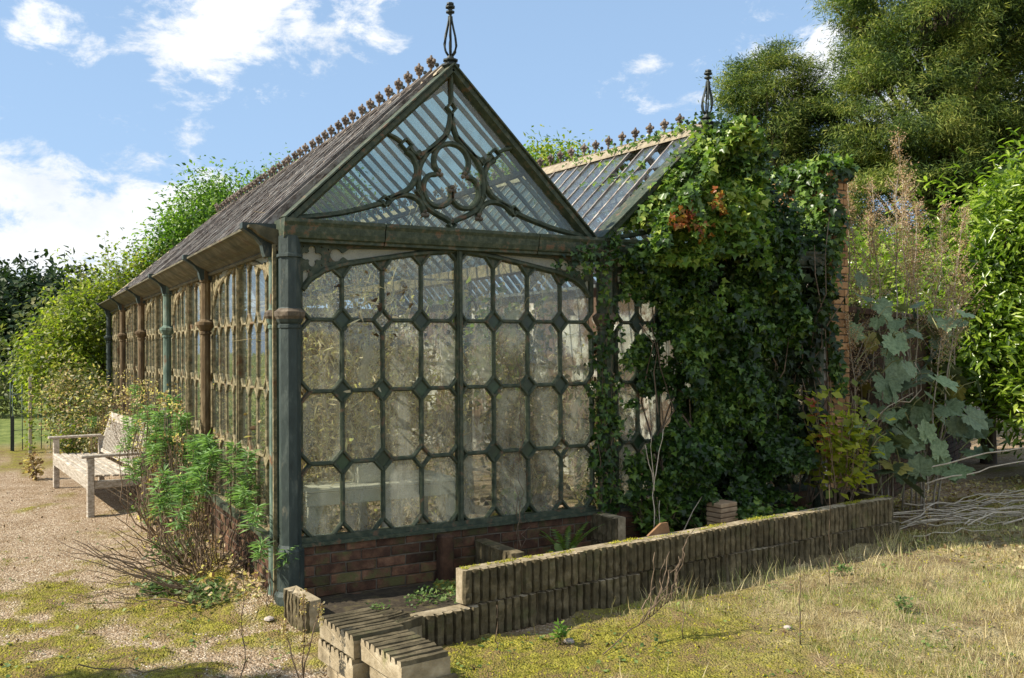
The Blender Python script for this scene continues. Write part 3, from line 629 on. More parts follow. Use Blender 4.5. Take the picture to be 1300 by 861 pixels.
# brick base
def bricks(parent, n_course, length, mat_fn, h=.065, l=.215, mort=.010, d=.1, seed=1, name='brick', ends=False, zlo=0, maxn=300, jit=.003):
    """stretcher courses; mat_fn(u, z) -> matrix of a brick whose local box is l x d x h, front at -Y"""
    rd = random.Random(seed); protos = []
    for i in range(5):
        B = MB(); B.cbox((0, 0, 0), (l, d, h), rd.uniform(.003, .008)); B.v = [(x + rd.uniform(-.002, .002), y + rd.uniform(-.003, .003), z + rd.uniform(-.002, .002)) for x, y, z in B.v]
        protos.append(B)
    objs = {}
    for c in range(n_course):
        u = -(l + mort) / 2 if c % 2 else 0
        while u < length - .02:
            u0 = max(u, 0); u1 = min(u + l, length)
            if u1 - u0 > .03:
                full = abs((u1 - u0) - l) < .001; i = rd.randrange(5)
                key = (i, round(u1 - u0, 3))
                if key not in objs:
                    B = MB(); sc = (u1 - u0) / l; B.v = [(x * sc, y, z) for x, y, z in protos[i].v]; B.f = protos[i].f; B.sm = [False] * len(B.f)
                    o = B.build(name, MT['brick'], parent); objs[key] = o
                else: o = dup(objs[key], parent)
                o.matrix_local = mat_fn(u0, zlo + c * (h + mort)) @ Matrix.Translation((0, rd.uniform(-jit, jit), 0)) @ Matrix.Rotation(R(rd.gauss(0, .3)), 4, 'Y')
            u += l + mort
base = MB().box((-1.24, -.045, -.1), (1.30, .12, .43)).box((-1.36, .05, -.1), (-1.22, 12.0, .43)).box((1.38, -.045, -.1), (3.75, .12, .43)).build('brick_base', MT['mortar'], GH)
bricks(base, 6, 2.52, lambda u, z: Matrix.Translation((-1.235 + u, -.052, z)), d=.05, seed=4, zlo=-.02)
bricks(base, 6, 2.3, lambda u, z: Matrix.Translation((-1.368, .12 + 2.3 - u, z)) @ Matrix.Rotation(R(-90), 4, 'Z'), d=.05, seed=5, zlo=-.02)
B = MB(); rd = random.Random(3)
for c in range(6):
    z = -.02 + c * .075
    for k in range(43):
        y = 2.44 + k * .225 - (.11 if c % 2 else 0)
        if y + .215 < 12.1: B.box((-1.37 + rd.uniform(-.004, .004), y, z), (-1.35, y + .215, z + .065))
    for k in range(10): B.box((1.40 + k * .225, -.055 + rd.uniform(-.004, .004), z), (1.40 + k * .225 + .215, -.04, z + .065))
o = B.build('brick_courses', MT['brick'], GH); tag(o, kind='stuff')
MB().box((-1.40, .1, .425), (-1.22, 12.05, .462)).build('side_sill', MT['green_iron'], GH)
# party wall / back wall, whitewashed inside
MB().box((3.86, .02, -.05), (3.98, 12.2, 2.62)).build('whitewashed_wall', MT['white_wall'], GH)
MB().box((1.4, 12.1, -.05), (3.98, 12.2, 2.62)).build('end_wall', MT['white_wall'], GH)
tie = MB()
for k in range(1, 6): tie.tube([(-1.3, Y0 + BAY * k, 2.5), (1.34, Y0 + BAY * k, 2.5)], .012, 6).tube([(-1.3, Y0 + BAY * k, 2.5), (-.65, Y0 + BAY * k, 3.12), (0, Y0 + BAY * k, 2.5)], .012, 6)
tie.build('tie_rods', MT['inner_iron'], GH)

# ================================================================ BRICK CHIMNEY AND GARDEN WALL
CH = empty('chimney_stack', (4.0, 0, 0), label='tall brick stack half smothered in ivy at right end of the glasshouse', cat='chimney')
core = MB().box((.012, .012, -.05), (.27, .85, 3.40)).build('stack_core', MT['mortar'], CH)
def obr(name, parent, pos, sz, mt, seed):
    rd = random.Random(seed); B = MB().cbox((0, 0, 0), sz, .005); return B.build(name, mt, parent)
b1 = obr('brick', core, None, (.215, .1, .065), MT['orange_brick'], 1); b2 = obr('brick', core, None, (.055, .1, .065), MT['orange_brick'], 2)
b1.location = (0, 0, 0); b2.location = (.225, 0, 0); n = 0
for c in range(45):
    z = c * .075 + .01
    if c == 0: continue
    for (pr, x) in (((b1, 0), (b2, .225)) if c % 2 == 0 else ((b2, 0), (b1, .065))):
        o = dup(pr, core, loc=(x + (0 if c % 2 == 0 else 0), random.uniform(-.003, .003), z)); n += 1
    if c > 18:
        for k in range(4):
            y = .10 + k * .225 - (0 if c % 2 else .1)
            if c % 2 == 0 and k == 0: y = .115
            o = dup(b1, core, loc=(random.uniform(-.003, .003), y + .215 if y + .215 < .88 else .87, z), rot=(0, 0, R(-90)))
cap = MB().cbox((-.04, -.04, 3.40), (.32, .90, 3.46), .01).cbox((-.015, -.015, 3.46), (.29, .87, 3.53), .01).build('coping', MT['orange_brick'], CH)
GW = empty('garden_wall', (4.28, .05, 0), rz=math.atan2(3.0, 6.2), label='low dark red brick garden wall behind the plume poppies', cat='wall')
MB().box((.02, .02, -.1), (7.6, .22, 2.12)).build('wall_core', MT['mortar'], GW)
B = MB()
for c in range(28):
    for k in range(34):
        x = k * .225 - (.1 if c % 2 else 0) + .03
        if x + .215 < 7.62: B.box((max(x, 0), random.uniform(-.002, .005), c * .075), (x + .215, .1, c * .075 + .065))
tag(B.build('brickwork', MT['brick'], GW), kind='stuff')
MB().cbox((0, -.03, 2.10), (7.65, .26, 2.17), .01).build('coping', MT['brick'], GW)

# ================================================================ CONCRETE BLOCK PLANTER
def block_mesh(L=.44, H=.21, D=.10, ribs=7, seed=0, js=1.):
    """split-rib block, ribs on the -Y face"""
    rd = random.Random(seed); pr = []; p = L / ribs
    for i in range(ribs):
        x = i * p; pr += [(x + .004, .026 + rd.uniform(-.003, .003)), (x + .011, rd.uniform(-.003, .004)), (x + p * .5, rd.uniform(-.004, .002)), (x + p - .011, rd.uniform(-.003, .004)), (x + p - .005, .027 + rd.uniform(-.003, .003))]
    pr += [(L, .02), (L, D), (0, D), (0, .02)]; pr = pr[:-1]; n = len(pr); B = MB(); NZ = 6; vs = []
    for k in range(NZ + 1):
        z = H * k / NZ
        for j, (x, y) in enumerate(pr):
            jit = rd.uniform(-.005, .006) * js if j < n - 2 else 0
            vs.append((x + (rd.uniform(-.002, .002) * js if j < n - 3 else 0), y + jit, z + (rd.uniform(-.009, .001) if k == NZ and j < n - 2 else (rd.uniform(0, .004) if k == 0 else 0))))
    fs = [tuple(range(n - 1, -1, -1)), tuple(NZ * n + j for j in range(n))]
    fs += [(k * n + j, k * n + (j + 1) % n, (k + 1) * n + (j + 1) % n, (k + 1) * n + j) for k in range(NZ) for j in range(n)]
    return B.add(vs, fs)
BLK = [block_mesh(seed=i).build('concrete_block', MT['concrete']) for i in range(4)]
BLT = [block_mesh(seed=i + 9, js=.3, ribs=8).build('concrete_block', MT['concrete']) for i in range(4)]
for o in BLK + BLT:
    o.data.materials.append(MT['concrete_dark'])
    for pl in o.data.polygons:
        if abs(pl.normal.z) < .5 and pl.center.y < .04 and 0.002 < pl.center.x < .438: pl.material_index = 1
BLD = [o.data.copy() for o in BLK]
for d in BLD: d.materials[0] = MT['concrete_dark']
for o in BLK: bpy.data.objects.remove(o, do_unlink=False) if False else None
used = [False] * 4
def put_block(parent, loc, rz, i, rot=None, dark=False, scale=None):
    o = bpy.data.objects.new('concrete_block', BLD[i] if dark else BLK[i].data); link(o, parent); o.location = loc; o.rotation_euler = rot if rot else (0, 0, rz)
    if scale: o.scale = scale
    return o
PW = empty('planter_wall', (-.90, -1.31, 0), rz=math.atan2(.50, 4.75), label='long low planter wall of ribbed concrete blocks in front of the glasshouse', cat='wall')
for c in range(2):
    for k in range(11):
        x = k * .447 + (0 if c == 0 else .335)
        if x + .44 > 5.0: continue
        put_block(PW, (x, random.uniform(-.012, .012) + (.004 if c else 0), -.005 + c * .216 + random.uniform(-.001, .004)), R(random.gauss(0, 1.1)), random.randrange(4), dark=False, scale=(.985 + random.uniform(-.01, .005), 1, 1 + random.uniform(-.012, .008)))
# cap of the low left end sits lower, return wall at the right
RW = empty('return_wall', (3.93, -.78, 0), rz=R(92), label='short end of the block planter turning back towards the ivy', cat='wall')
for c in range(2):
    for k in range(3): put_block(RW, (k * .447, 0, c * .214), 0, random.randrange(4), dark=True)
RW2 = empty('inner_wall', (3.20, .12, 0), label='raised block section at the back of the planter below the yellow green shrub', cat='wall')
for c in range(2):
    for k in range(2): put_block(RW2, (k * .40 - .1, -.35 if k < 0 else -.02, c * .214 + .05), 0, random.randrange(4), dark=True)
CWs = empty('cross_wall', (1.16, .05, 0), label='ribbed block stub crossing the planter bed below the dark ivied column', cat='wall')
for c in range(2): put_block(CWs, (0, 0, .0 + c * .214), 0, c, rot=(0, 0, R(-84)), dark=False, scale=(.92, 1, 1))
CW2 = empty('cross_wall', (.10, -.05, 0), label='short ribbed block wall behind the step of the planter, nearest the wooden post', cat='wall')
for c in range(2): put_block(CW2, (0, 0, -.10 + c * .214), 0, c + 1, rot=(0, 0, R(-88)), dark=True, scale=(1.3, 1, 1))
def loose(label, loc, rot, i, dark=False, scale=None, group=None):
    o = put_block(None, loc, 0, i, rot=rot, dark=dark, scale=scale); return tag(o, label, 'block', group)
loose('ribbed concrete block on its own beside the corner column', (-1.41, -.27, 0.0), (0, 0, R(-84)), 1, scale=(.92, .95, 1))
# stack of blocks lying ribs upwards near the camera
up = R(-90)
def upblock(label, x, y, z, w, dz, i, rz=-90, scl=1.0, dark=False):
    # ribs up: rotate so that the ribbed -Y face looks up; length along world -Y, rib length along X
    o = bpy.data.objects.new('concrete_block', BLT[i].data); link(o)
    base = Matrix(((0, 0, 1), (-1, 0, 0), (0, -1, 0))).to_4x4()      # local x->-Y, y->-Z, z->X
    o.matrix_world = Matrix.Translation((x, y, z)) @ Matrix.Rotation(R(rz + 90), 4, 'Z') @ base @ Matrix.Diagonal((scl, dz / .10, w / .21, 1)); return tag(o, label, 'block')
upblock('ribbed block lying face up on top of the near stack, its far half mossy', -1.50, -1.36, .315, .30, .112, 0, -84)
upblock('ribbed block lying face up at the near end of the stack, set to the right', -1.42, -1.80, .305, .27, .112, 2, -84)
upblock('block at the bottom of the near stack, under the mossy one', -1.51, -1.37, .20, .31, .11, 1, -84)
upblock('block at the bottom of the near stack nearest the camera', -1.38, -1.82, .19, .26, .11, 3, -84)
upblock('third block down in the near stack, resting on the gravel', -1.47, -1.40, .088, .29, .11, 2, -84)
upblock('mossy broken block lying flat just behind the near stack', -1.19, -1.08, .20, .24, .20, 3, -70, .75, dark=True)
for o in BLK + BLT: bpy.data.objects.remove(o)
# soil bed, stub post, tiles, shard
bx_ = np.linspace(0, 1, 60); by_ = np.linspace(0, 1, 24); UX, UY = np.meshgrid(bx_, by_)
SX = -1.24 + UX * 5.12; ylo = np.where(SX < -.85, -1.02 + 0 * SX, -1.21 + (SX + .9) * .105); SY = ylo + UY * (-.05 - ylo)
SZ = .035 + .09 * sst(-.3, .5, SX) * (.4 + .6 * fbm(SX, SY, 2.)) + (fbm(SX, SY, 9, 3) - .5) * .035 + .03 * fbm(SX, SY, 3.)
q_ = np.arange(59)[None, :] + np.arange(23)[:, None] * 60
tag(mesh_np('planter_soil', np.stack([SX, SY, SZ], -1).reshape(-1, 3), np.stack([q_, q_ + 1, q_ + 61, q_ + 60], -1).reshape(-1, 4), MT['soil'], smooth=True), 'dark soil inside the block planter', kind='structure')
P = MB().cbox((-.225, -.17, -.05), (-.115, -.075, .40), .012).build('wooden_post', MT['brick']); tag(P, 'short reddish stub post standing against the brick base', 'post')
tl = empty('tile_stack', (2.17, -.60, .385), rz=R(8), label='little stack of buff clay tiles on top of the planter wall', cat='tiles')
for k in range(-8, 3): MB().cbox((-.12 + random.uniform(-.006, .006), 0, k * .04), (.12 - .004 * (k + 8), .16, k * .04 + .034), .005).build('tile', MT['tile'], tl)
sh = MB().prism([(1.02, .42), (1.22, .42), (1.20, .50), (1.14, .50)], 'y', -1.0, -.98).build('slate_shard', MT['slate']); tag(sh, 'rust coloured broken slate leaning on the planter wall', 'slate')

# ================================================================ PLANTS
def T(vs, fs): return (np.array(vs, float), np.array(fs))
# templates: x across, y along the leaf, z off its plane; triangles only
TP = dict(
    leaf=T([(0, 0, 0), (-.26, .45, .07), (0, 1, -.04), (.26, .45, .07)], [(0, 2, 1), (0, 3, 2)]),
    lance=T([(0, 0, 0), (-.13, .4, .04), (-.09, .75, .02), (0, 1, -.1), (.09, .75, .02), (.13, .4, .04)], [(0, 3, 1), (1, 3, 2), (0, 5, 3), (5, 4, 3)]),
    narrow=T([(0, 0, 0), (-.07, .55, .02), (0, 1, -.08), (.07, .55, .02)], [(0, 2, 1), (0, 3, 2)]),
    ivy=T([(0, 0, 0), (-.32, -.10, .04), (-.56, .26, .10), (-.25, .42, .05), (0, 1, -.06), (.25, .42, .05), (.56, .26, .10), (.32, -.10, .04)],
          [(0, 3, 1), (1, 3, 2), (0, 4, 3), (0, 5, 4), (0, 7, 5), (7, 6, 5)]),
    spray=T(*(lambda L: ([p for q in L for p in q], [(3 * i, 3 * i + 1, 3 * i + 2) for i in range(len(L))]))(
        [[(-.02, 0, 0), (.02, 0, 0), (0, 1, -.18)]] + [[(0, y, -y * y * .18), (0, y + .07, -y * y * .18), (s * w, y + .20, -.05 - y * y * .18)] for s in (-1, 1) for y, w in ((.08, .26), (.24, .36), (.40, .38), (.56, .32), (.72, .22))])),
    curl=T([(0, 0, 0), (-.3, .3, .15), (-.22, .8, .3), (0, .9, .05), (.22, .75, .28), (.3, .35, .1)], [(0, 3, 1), (1, 3, 2), (0, 5, 3), (5, 4, 3)]),
    blade=T([(-.03, 0, 0), (.03, 0, 0), (.022, .5, .06), (-.022, .5, .06), (0, 1, .28)], [(0, 1, 2), (0, 2, 3), (3, 2, 4)]),
    stone=T([(-.5, 0, 0), (0, -.45, 0), (.5, 0, 0), (0, .5, 0), (0, 0, .4)], [(0, 1, 4), (1, 2, 4), (2, 3, 4), (3, 0, 4)]))
def nrm(v): return v / np.maximum(np.linalg.norm(v, axis=-1, keepdims=True), 1e-9)
def leafmesh(name, tpl, P, size, N=None, along=None, mat=None, parent=None, jit=.5, sx=1.):
    """one mesh of many small leaves: P points, N facing, along = direction of the leaf axis"""
    V, F = TP[tpl]; P = np.asarray(P, float); n = len(P); size = np.broadcast_to(np.asarray(size, float), (n,))[:, None]
    N = rng.normal(size=(n, 3)) if N is None else nrm(np.broadcast_to(np.asarray(N, float), (n, 3))) + rng.normal(size=(n, 3)) * jit
    N = nrm(N); A = rng.normal(size=(n, 3)) if along is None else nrm(np.broadcast_to(np.asarray(along, float), (n, 3))) + rng.normal(size=(n, 3)) * jit
    A = nrm(A - N * (A * N).sum(1, keepdims=True)); B = np.cross(A, N)
    W = P[:, None, :] + size[:, :, None] * (V[None, :, 0:1] * sx * B[:, None] + V[None, :, 1:2] * A[:, None] + V[None, :, 2:3] * N[:, None])
    Fx = (F[None] + (np.arange(n) * len(V))[:, None, None]).reshape(-1, 3)
    return mesh_np(name, W.reshape(-1, 3), Fx, MT[mat], parent)
def bez(p, q, sag=0., n=6, wob=.0):
    p = np.array(p, float); q = np.array(q, float); out = []
    for i in range(n + 1):
        t = i / n; r = p + (q - p) * t; r = r + np.array([0, 0, sag * 4 * t * (1 - t)])
        if 0 < i < n: r = r + rng.normal(size=3) * wob
        out.append(tuple(r))
    return out
def blob(c, rad, n, shell=.55, low=-.6):
    """points in a lumpy ellipsoid shell"""
    d = nrm(rng.normal(size=(n * 3, 3))); d = d[d[:, 2] > low][:n]; r = shell + (1 - shell) * rng.random(len(d)) ** .6
    lump = .78 + .44 * fbm(d[:, 0] * 2 + c[0], d[:, 1] * 2 + d[:, 2] * 1.7 + c[1], 1.3, 3)
    return np.array(c) + d * r[:, None] * lump[:, None] * np.array(rad), d
def tree(name, base, blobs, leaf, mat, size, label, cat='tree', per=90, clump=.4, trunk=.2, group=None, nclump=120, jit=.6, droop=0., mat2=None, flat=1., bark='bark', limbs=26, up=.5):
    """blobs: list of (centre, radii, share) in world space"""
    root = empty(name, base, label=label, cat=cat, group=group); b = np.array(base, float); inv = -b
    C = []; D = []
    tot = sum(s for _, _, s in blobs)
    for c, r, s in blobs:
        p, d = blob(c, r, max(4, int(nclump * s / tot))); C.append(p); D.append(d)
    C = np.concatenate(C); D = np.concatenate(D)
    mb = MB(); top = np.array([np.average([c[0] for c, _, _ in blobs]), np.average([c[1] for c, _, _ in blobs]), max(c[2] for c, _, _ in blobs)])
    tp = [tuple(np.array([0, 0, -.1]))] + [tuple((top - b) * np.array([t * t * .8, t * t * .8, t]) + rng.normal(size=3) * .03 * trunk * 5) for t in (.2, .4, .6, .8, .95)]
    mb.tube(tp, [trunk * q for q in (1.25, 1, .82, .62, .42, .2)], 9)
    for i in rng.permutation(len(C))[:limbs]:
        c = C[i] - b; t = float(np.clip(c[2] / max(top[2] - b[2], .1) * .75, .15, .9)); s = np.array(tp[min(5, max(1, int(t * 5)))])
        mb.tube(bez(s, c, .06 * np.linalg.norm(c - s), 6, .04), trunk * .28, 5, taper=trunk * .05)
    mb.build('trunk', MT[bark], root, fixn=False)
    P = np.repeat(C, per, 0) + rng.normal(size=(len(C) * per, 3)) * clump * np.array([1, 1, flat]); Dn = np.repeat(D, per, 0)
    keep = P[:, 2] > b[2] + .03; P = P[keep]; Dn = Dn[keep]; n = len(P)
    N = Dn * .5 + np.array([0, 0, up]); al = Dn + np.array([0, 0, -droop])
    sz = size * rng.uniform(.6, 1.25, n); P = P + inv
    if mat2:
        k = rng.random(n) < mat2[1]
        tag(leafmesh('foliage', leaf, P[k], sz[k], N[k], al[k], mat2[0], root, jit), kind='stuff'); P, sz, N, al = P[~k], sz[~k], N[~k], al[~k]
    tag(leafmesh('foliage', leaf, P, sz, N, al, mat, root, jit), kind='stuff')
    return root

# ---- distant and middle trees
tree('oak_tree', (-2.9, 47, 0), [((-3.2, 47, 2.9), (4.2, 3, 2.5), 1)], 'leaf', 'dark_tree', .42, 'dark rounded tree on the far left edge beyond the lawn', per=70, clump=.7, nclump=150, trunk=.4)
tree('oak_tree', (-.3, 46, 0), [((-.9, 46, 2.9), (2.6, 3, 2.3), 1)], 'leaf', 'dark_tree', .42, 'dark tree beyond the lawn between the far left tree and the yellow green bushes', per=70, clump=.7, nclump=150, trunk=.4)
0 and tree('oak_tree', (-9, 42, 0), [((-8.5, 42, 3.5), (4.5, 3, 3.0), 1)], 'leaf', 'dark_tree', .42, 'dark tree just outside the left edge of the view', per=50, clump=.8, nclump=120, trunk=.4)
tree('hedge', (3, 32, 0), [((3, 32, 1.6), (6, 1.2, 2.4), 1)], 'leaf', 'olive_leaf', .3, 'clipped dark hedge far behind the end of the glasshouse', cat='hedge', per=60, clump=.4, nclump=160, trunk=.1)
tree('lawn_shrub', (-3.3, 22, 0), [((-3.4, 22, .6), (1.0, 1, .75), 1)], 'leaf', 'olive_leaf', .13, 'low dark shrub on the lawn behind the railing', cat='shrub', per=70, clump=.2, nclump=40, trunk=.05)
tree('pear_tree', (1.2, 14.6, 0), [((1.15, 13.8, 4.25), (1.2, 1.1, 1.15), 1.5), ((.35, 13.9, 3.7), (.7, .8, .95), .7), ((2.4, 13.8, 4.9), (1.1, 1, .75), .8), ((3.6, 14.2, 4.7), (1.2, 1, .9), .5)],
     'leaf', 'bright_tree', .10, 'bright green leafy tree rising behind the long glass roof', per=150, clump=.24, nclump=210, trunk=.14, limbs=40)
tree('elder_bush', (-1.4, 13.4, 0), [((-1.5, 13.2, 1.9), (.95, .9, 1.15), 1), ((-2.0, 13.0, 1.35), (.75, .8, .95), .7), ((-.6, 13.8, 2.6), (.9, .8, 1.0), .9), ((0.2, 13.9, 3.1), (.8, .7, .8), .6)],
     'leaf', 'elder', .10, 'yellow green elder bush with loose sprays against the far end of the glasshouse', cat='bush', per=100, clump=.22, nclump=260, trunk=.07, limbs=60, mat2=('olive_leaf', .25))
# loose sprays leaning out of the elder bush
sp = empty('willow_whips', (-.9, 13.2, 2.2), label='thin leafy shoots sticking up out of the yellow green bush', cat='shoots')
mb = MB(); pts = []
for i in range(16):
    a = rng.uniform(-1.3, 1.0); L = rng.uniform(.7, 1.9); e = (a * 1.0 + rng.normal() * .2, rng.normal() * .3, L); q = bez((a * .35, 0, 0), e, .05, 8, .03); mb.tube(q, .007, 4, taper=.002)
    for p in q[3:]:
        for k in range(7): pts.append(np.array(p) + rng.normal(size=3) * .055)
mb.build('stem', MT['greenstem'], sp, fixn=False); tag(leafmesh('foliage', 'leaf', pts, .085, (0, -.3, 1), None, 'elder', sp), kind='stuff')
tree('bramble', (-1.9, 11.0, 0), [((-2.05, 10.9, .75), (.5, .8, .75), 1), ((-1.8, 9.6, .5), (.35, .9, .55), .8)], 'leaf', 'olive_leaf', .07, 'brown and green bramble thicket between the railing and the far corner', cat='bramble', per=60, clump=.14, nclump=120, trunk=.03, mat2=('brown_leaf', .3))
tree('apple_tree', (6.2, 10, 0), [((6.0, 8.3, 4.95), (.75, .8, .6), 1.3), ((5.2, 8.6, 4.6), (.6, .6, .5), .8), ((6.9, 8.0, 4.4), (.8, .7, .7), .6)], 'leaf', 'elder', .10, 'sunlit bushy crown showing over the ridge of the right hand roof', per=80, clump=.2, nclump=150, trunk=.12, mat2=('bright_tree', .3))
# ---- dark conifers on the right
tree('cypress_tree', (15.2, 11.6, 0), [((14.6, 11.4, 8.0), (1.35, 1.3, 1.7), 1), ((14.3, 11.8, 6.3), (2.0, 1.6, 1.5), 1), ((16.0, 11.0, 6.6), (1.6, 1.6, 1.7), 1), ((13.6, 12.2, 5.0), (2.0, 1.8, 1.4), .7), ((15.6, 11.2, 4.4), (2.4, 1.8, 1.8), .8)],
     'narrow', 'fir', .14, 'dark olive conifer with feathery top behind the ivied gable', per=330, clump=.23, nclump=520, trunk=.3, droop=.4, flat=.38, jit=1., mat2=('yew', .4), limbs=70, up=.6)
tree('yew_tree', (18.5, 9.2, 0), [((17.6, 8.6, 10.2), (3.0, 2.4, 2.6), 1.3), ((17.0, 8.8, 7.6), (2.7, 2.2, 2.2), 1.1), ((19.6, 7.4, 8.6), (2.6, 2.2, 2.6), 1), ((16.9, 8.6, 5.2), (2.4, 2.0, 1.8), .8), ((19.3, 7.2, 5.6), (2.6, 2.2, 2.2), .8), ((20.5, 8, 12), (3, 2.6, 2.4), .8), ((18.6, 8.2, 3.2), (3, 2.2, 2.0), .6)],
     'narrow', 'yew', .15, 'huge dark yew filling the top right corner of the sky', per=330, clump=.27, nclump=1150, trunk=.5, droop=.4, flat=.36, jit=1., mat2=('fir', .35), limbs=130, up=.6)
tree('holly_bush', (12.5, 6.2, 0), [((12.6, 6.2, 2.1), (1.6, 1.4, 1.9), 1), ((14.5, 7.5, 2.0), (2.2, 1.4, 2.2), 1), ((11.2, 5.2, 2.2), (1.3, 1.2, 1.3), .6)], 'leaf', 'laurel', .16, 'sunlit shrub seen between the brick stack and the plumes', cat='bush', per=80, clump=.3, nclump=190, trunk=.1)
tree('laurel_hedge', (9.8, 2.2, 0), [((9.5, 1.75, 2.6), (1.25, 1.1, 1.55), 1.2), ((9.9, 1.2, 3.6), (1.1, 1.0, 1.0), .9), ((8.9, 1.7, 1.6), (1.0, 1.1, 1.3), .8), ((10.3, .5, 2.4), (1.3, 1.0, 2.2), .9), ((9.0, .5, 1.0), (1.0, .8, .9), .5)],
     'lance', 'laurel', .17, 'glossy bright green laurel bush on the right edge', cat='laurel', per=85, clump=.21, nclump=330, trunk=.1, droop=.1, limbs=60, up=.7)
tree('shade_tree', (-8.0, -.1, 0), [((-7.75, -.22, 4.2), (.75, .42, .35), 1)], 'leaf', 'bright_tree', .2, 'small tree left of the view that shades the mossy foreground', per=50, clump=.2, nclump=60, trunk=.12)

# ---- ivy
IV = empty('ivy', (2.6, -.1, 0), label='thick ivy swallowing the right hand gable and its windows', cat='ivy')
def inpoly(x, z, poly):
    c = np.zeros(len(x), bool); n = len(poly)
    for i in range(n):
        (x0, z0), (x1, z1) = poly[i], poly[(i + 1) % n]
        k = ((z0 > z) != (z1 > z)) & (x < (x1 - x0) * (z - z0) / (z1 - z0 + 1e-12) + x0); c ^= k
    return c
def ivyfill(poly, n, y0, y1, mat, size, thick, seed, org, name='foliage', nrmv=(-.35, -.8, .5), thin=0., par=None, fq=2.2):
    px = [p[0] for p in poly]; pz = [p[1] for p in poly]; x = rng.uniform(min(px), max(px), n * 3); z = rng.uniform(min(pz), max(pz), n * 3)
    x2 = x + (fbm(x * 3, z * 3, 2., 3) - .5) * .35; z2 = z + (fbm(x * 3 + 7, z * 3, 2., 3) - .5) * .35
    k = inpoly(x2, z2, poly); k &= fbm(x + seed, z, fq, 4) > thin; x, z = x[k][:n], z[k][:n]
    bul = fbm(x + seed * 3, z + 2, 3.2, 4); y = y0 + (y1 - y0) * np.clip((bul - .25) * 1.7, 0, 1) - thick * rng.random(len(x)) ** 2 * .3
    y = y - rng.random(len(x)) * thick * .5
    P = np.stack([x, y, z], 1) - np.array(org)
    return tag(leafmesh(name, 'ivy', P, size * rng.uniform(.45, 1.3, len(x)), nrmv, (0, -.2, -1), mat, par, .75), kind='stuff')
O = (2.6, -.1, 0)
MAIN = [(2.42, 3.76), (2.34, 3.55), (2.18, 3.2), (1.95, 2.95), (1.60, 2.72), (1.45, 2.56), (1.75, 2.35), (1.83, 1.95), (1.95, 1.6), (1.86, 1.2), (1.72, .9), (1.62, .55), (3.1, .42), (3.26, 1.3), (3.32, 2.3), (3.10, 2.72), (2.90, 3.15), (2.72, 3.5), (2.5, 3.80)]
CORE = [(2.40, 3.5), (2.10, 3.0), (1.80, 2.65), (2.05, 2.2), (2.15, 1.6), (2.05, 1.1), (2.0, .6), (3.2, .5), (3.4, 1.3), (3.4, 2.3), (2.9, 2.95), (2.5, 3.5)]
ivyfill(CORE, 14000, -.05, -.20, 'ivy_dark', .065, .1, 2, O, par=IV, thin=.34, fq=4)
ivyfill(MAIN, 34000, -.06, -.50, 'ivy', .054, .2, 3, O, par=IV, thin=.40, fq=3.2)
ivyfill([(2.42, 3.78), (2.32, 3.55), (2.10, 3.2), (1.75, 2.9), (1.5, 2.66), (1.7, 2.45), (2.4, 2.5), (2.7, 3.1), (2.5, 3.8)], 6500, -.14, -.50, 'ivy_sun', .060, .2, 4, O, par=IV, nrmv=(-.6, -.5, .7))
ivyfill([(2.2, 3.2), (1.85, 2.98), (1.6, 2.72), (1.95, 2.62), (2.3, 2.85)], 230, -.42, -.56, 'ivy_autumn', .045, .1, 5, O, par=IV, thin=.48, fq=6)
ivyfill([(1.30, 2.75), (1.45, 2.3), (1.48, 1.0), (1.35, .5), (1.9, .5), (2.1, 1.5), (2.0, 2.4), (1.7, 2.8)], 3400, -.05, -.16, 'ivy', .05, .08, 6, O, par=IV, thin=.50, fq=4)
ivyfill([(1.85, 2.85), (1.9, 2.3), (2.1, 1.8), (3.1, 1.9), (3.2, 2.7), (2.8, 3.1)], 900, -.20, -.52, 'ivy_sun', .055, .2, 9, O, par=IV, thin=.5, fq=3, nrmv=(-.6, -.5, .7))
# upright bulge over the roof, left slope and right rake
def ivypts(pts, n, rad, mat, size, par, org, nv=(-.4, -.5, .7)):
    P = np.array([pts[i] for i in rng.integers(0, len(pts), n)], float) + rng.normal(size=(n, 3)) * rad
    return tag(leafmesh('foliage', 'ivy', P - np.array(org), size * rng.uniform(.6, 1.2, n), nv, (0, -.2, -1), mat, par, .6), kind='stuff')
ridge_l = [(2.54 - t * .8, .0 + rng.random() * .12, 3.70 - t * .86 + .0) for t in np.linspace(0, 1, 30)]
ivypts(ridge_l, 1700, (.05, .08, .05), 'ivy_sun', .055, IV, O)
ridge_r = [(2.62 + t * 1.1, -.05 + rng.random() * .2, 3.70 - t * 1.02 + .05) for t in np.linspace(0, 1, 30)]
ivypts(ridge_r, 2000, (.09, .10, .09), 'ivy', .055, IV, O)
ivypts([(2.5 + rng.normal() * .05, .15 + k * .055, 3.80) for k in range(40)], 260, (.03, .10, .03), 'ivy_sun', .05, IV, O)
ivypts([(2.56 - d * 1.15, .5 + rng.random() * 2.2, 3.74 - d * 1.1 + .03) for d in rng.random(12) ** 2 * .5], 260, (.05, .09, .03), 'ivy_sun', .055, IV, O)
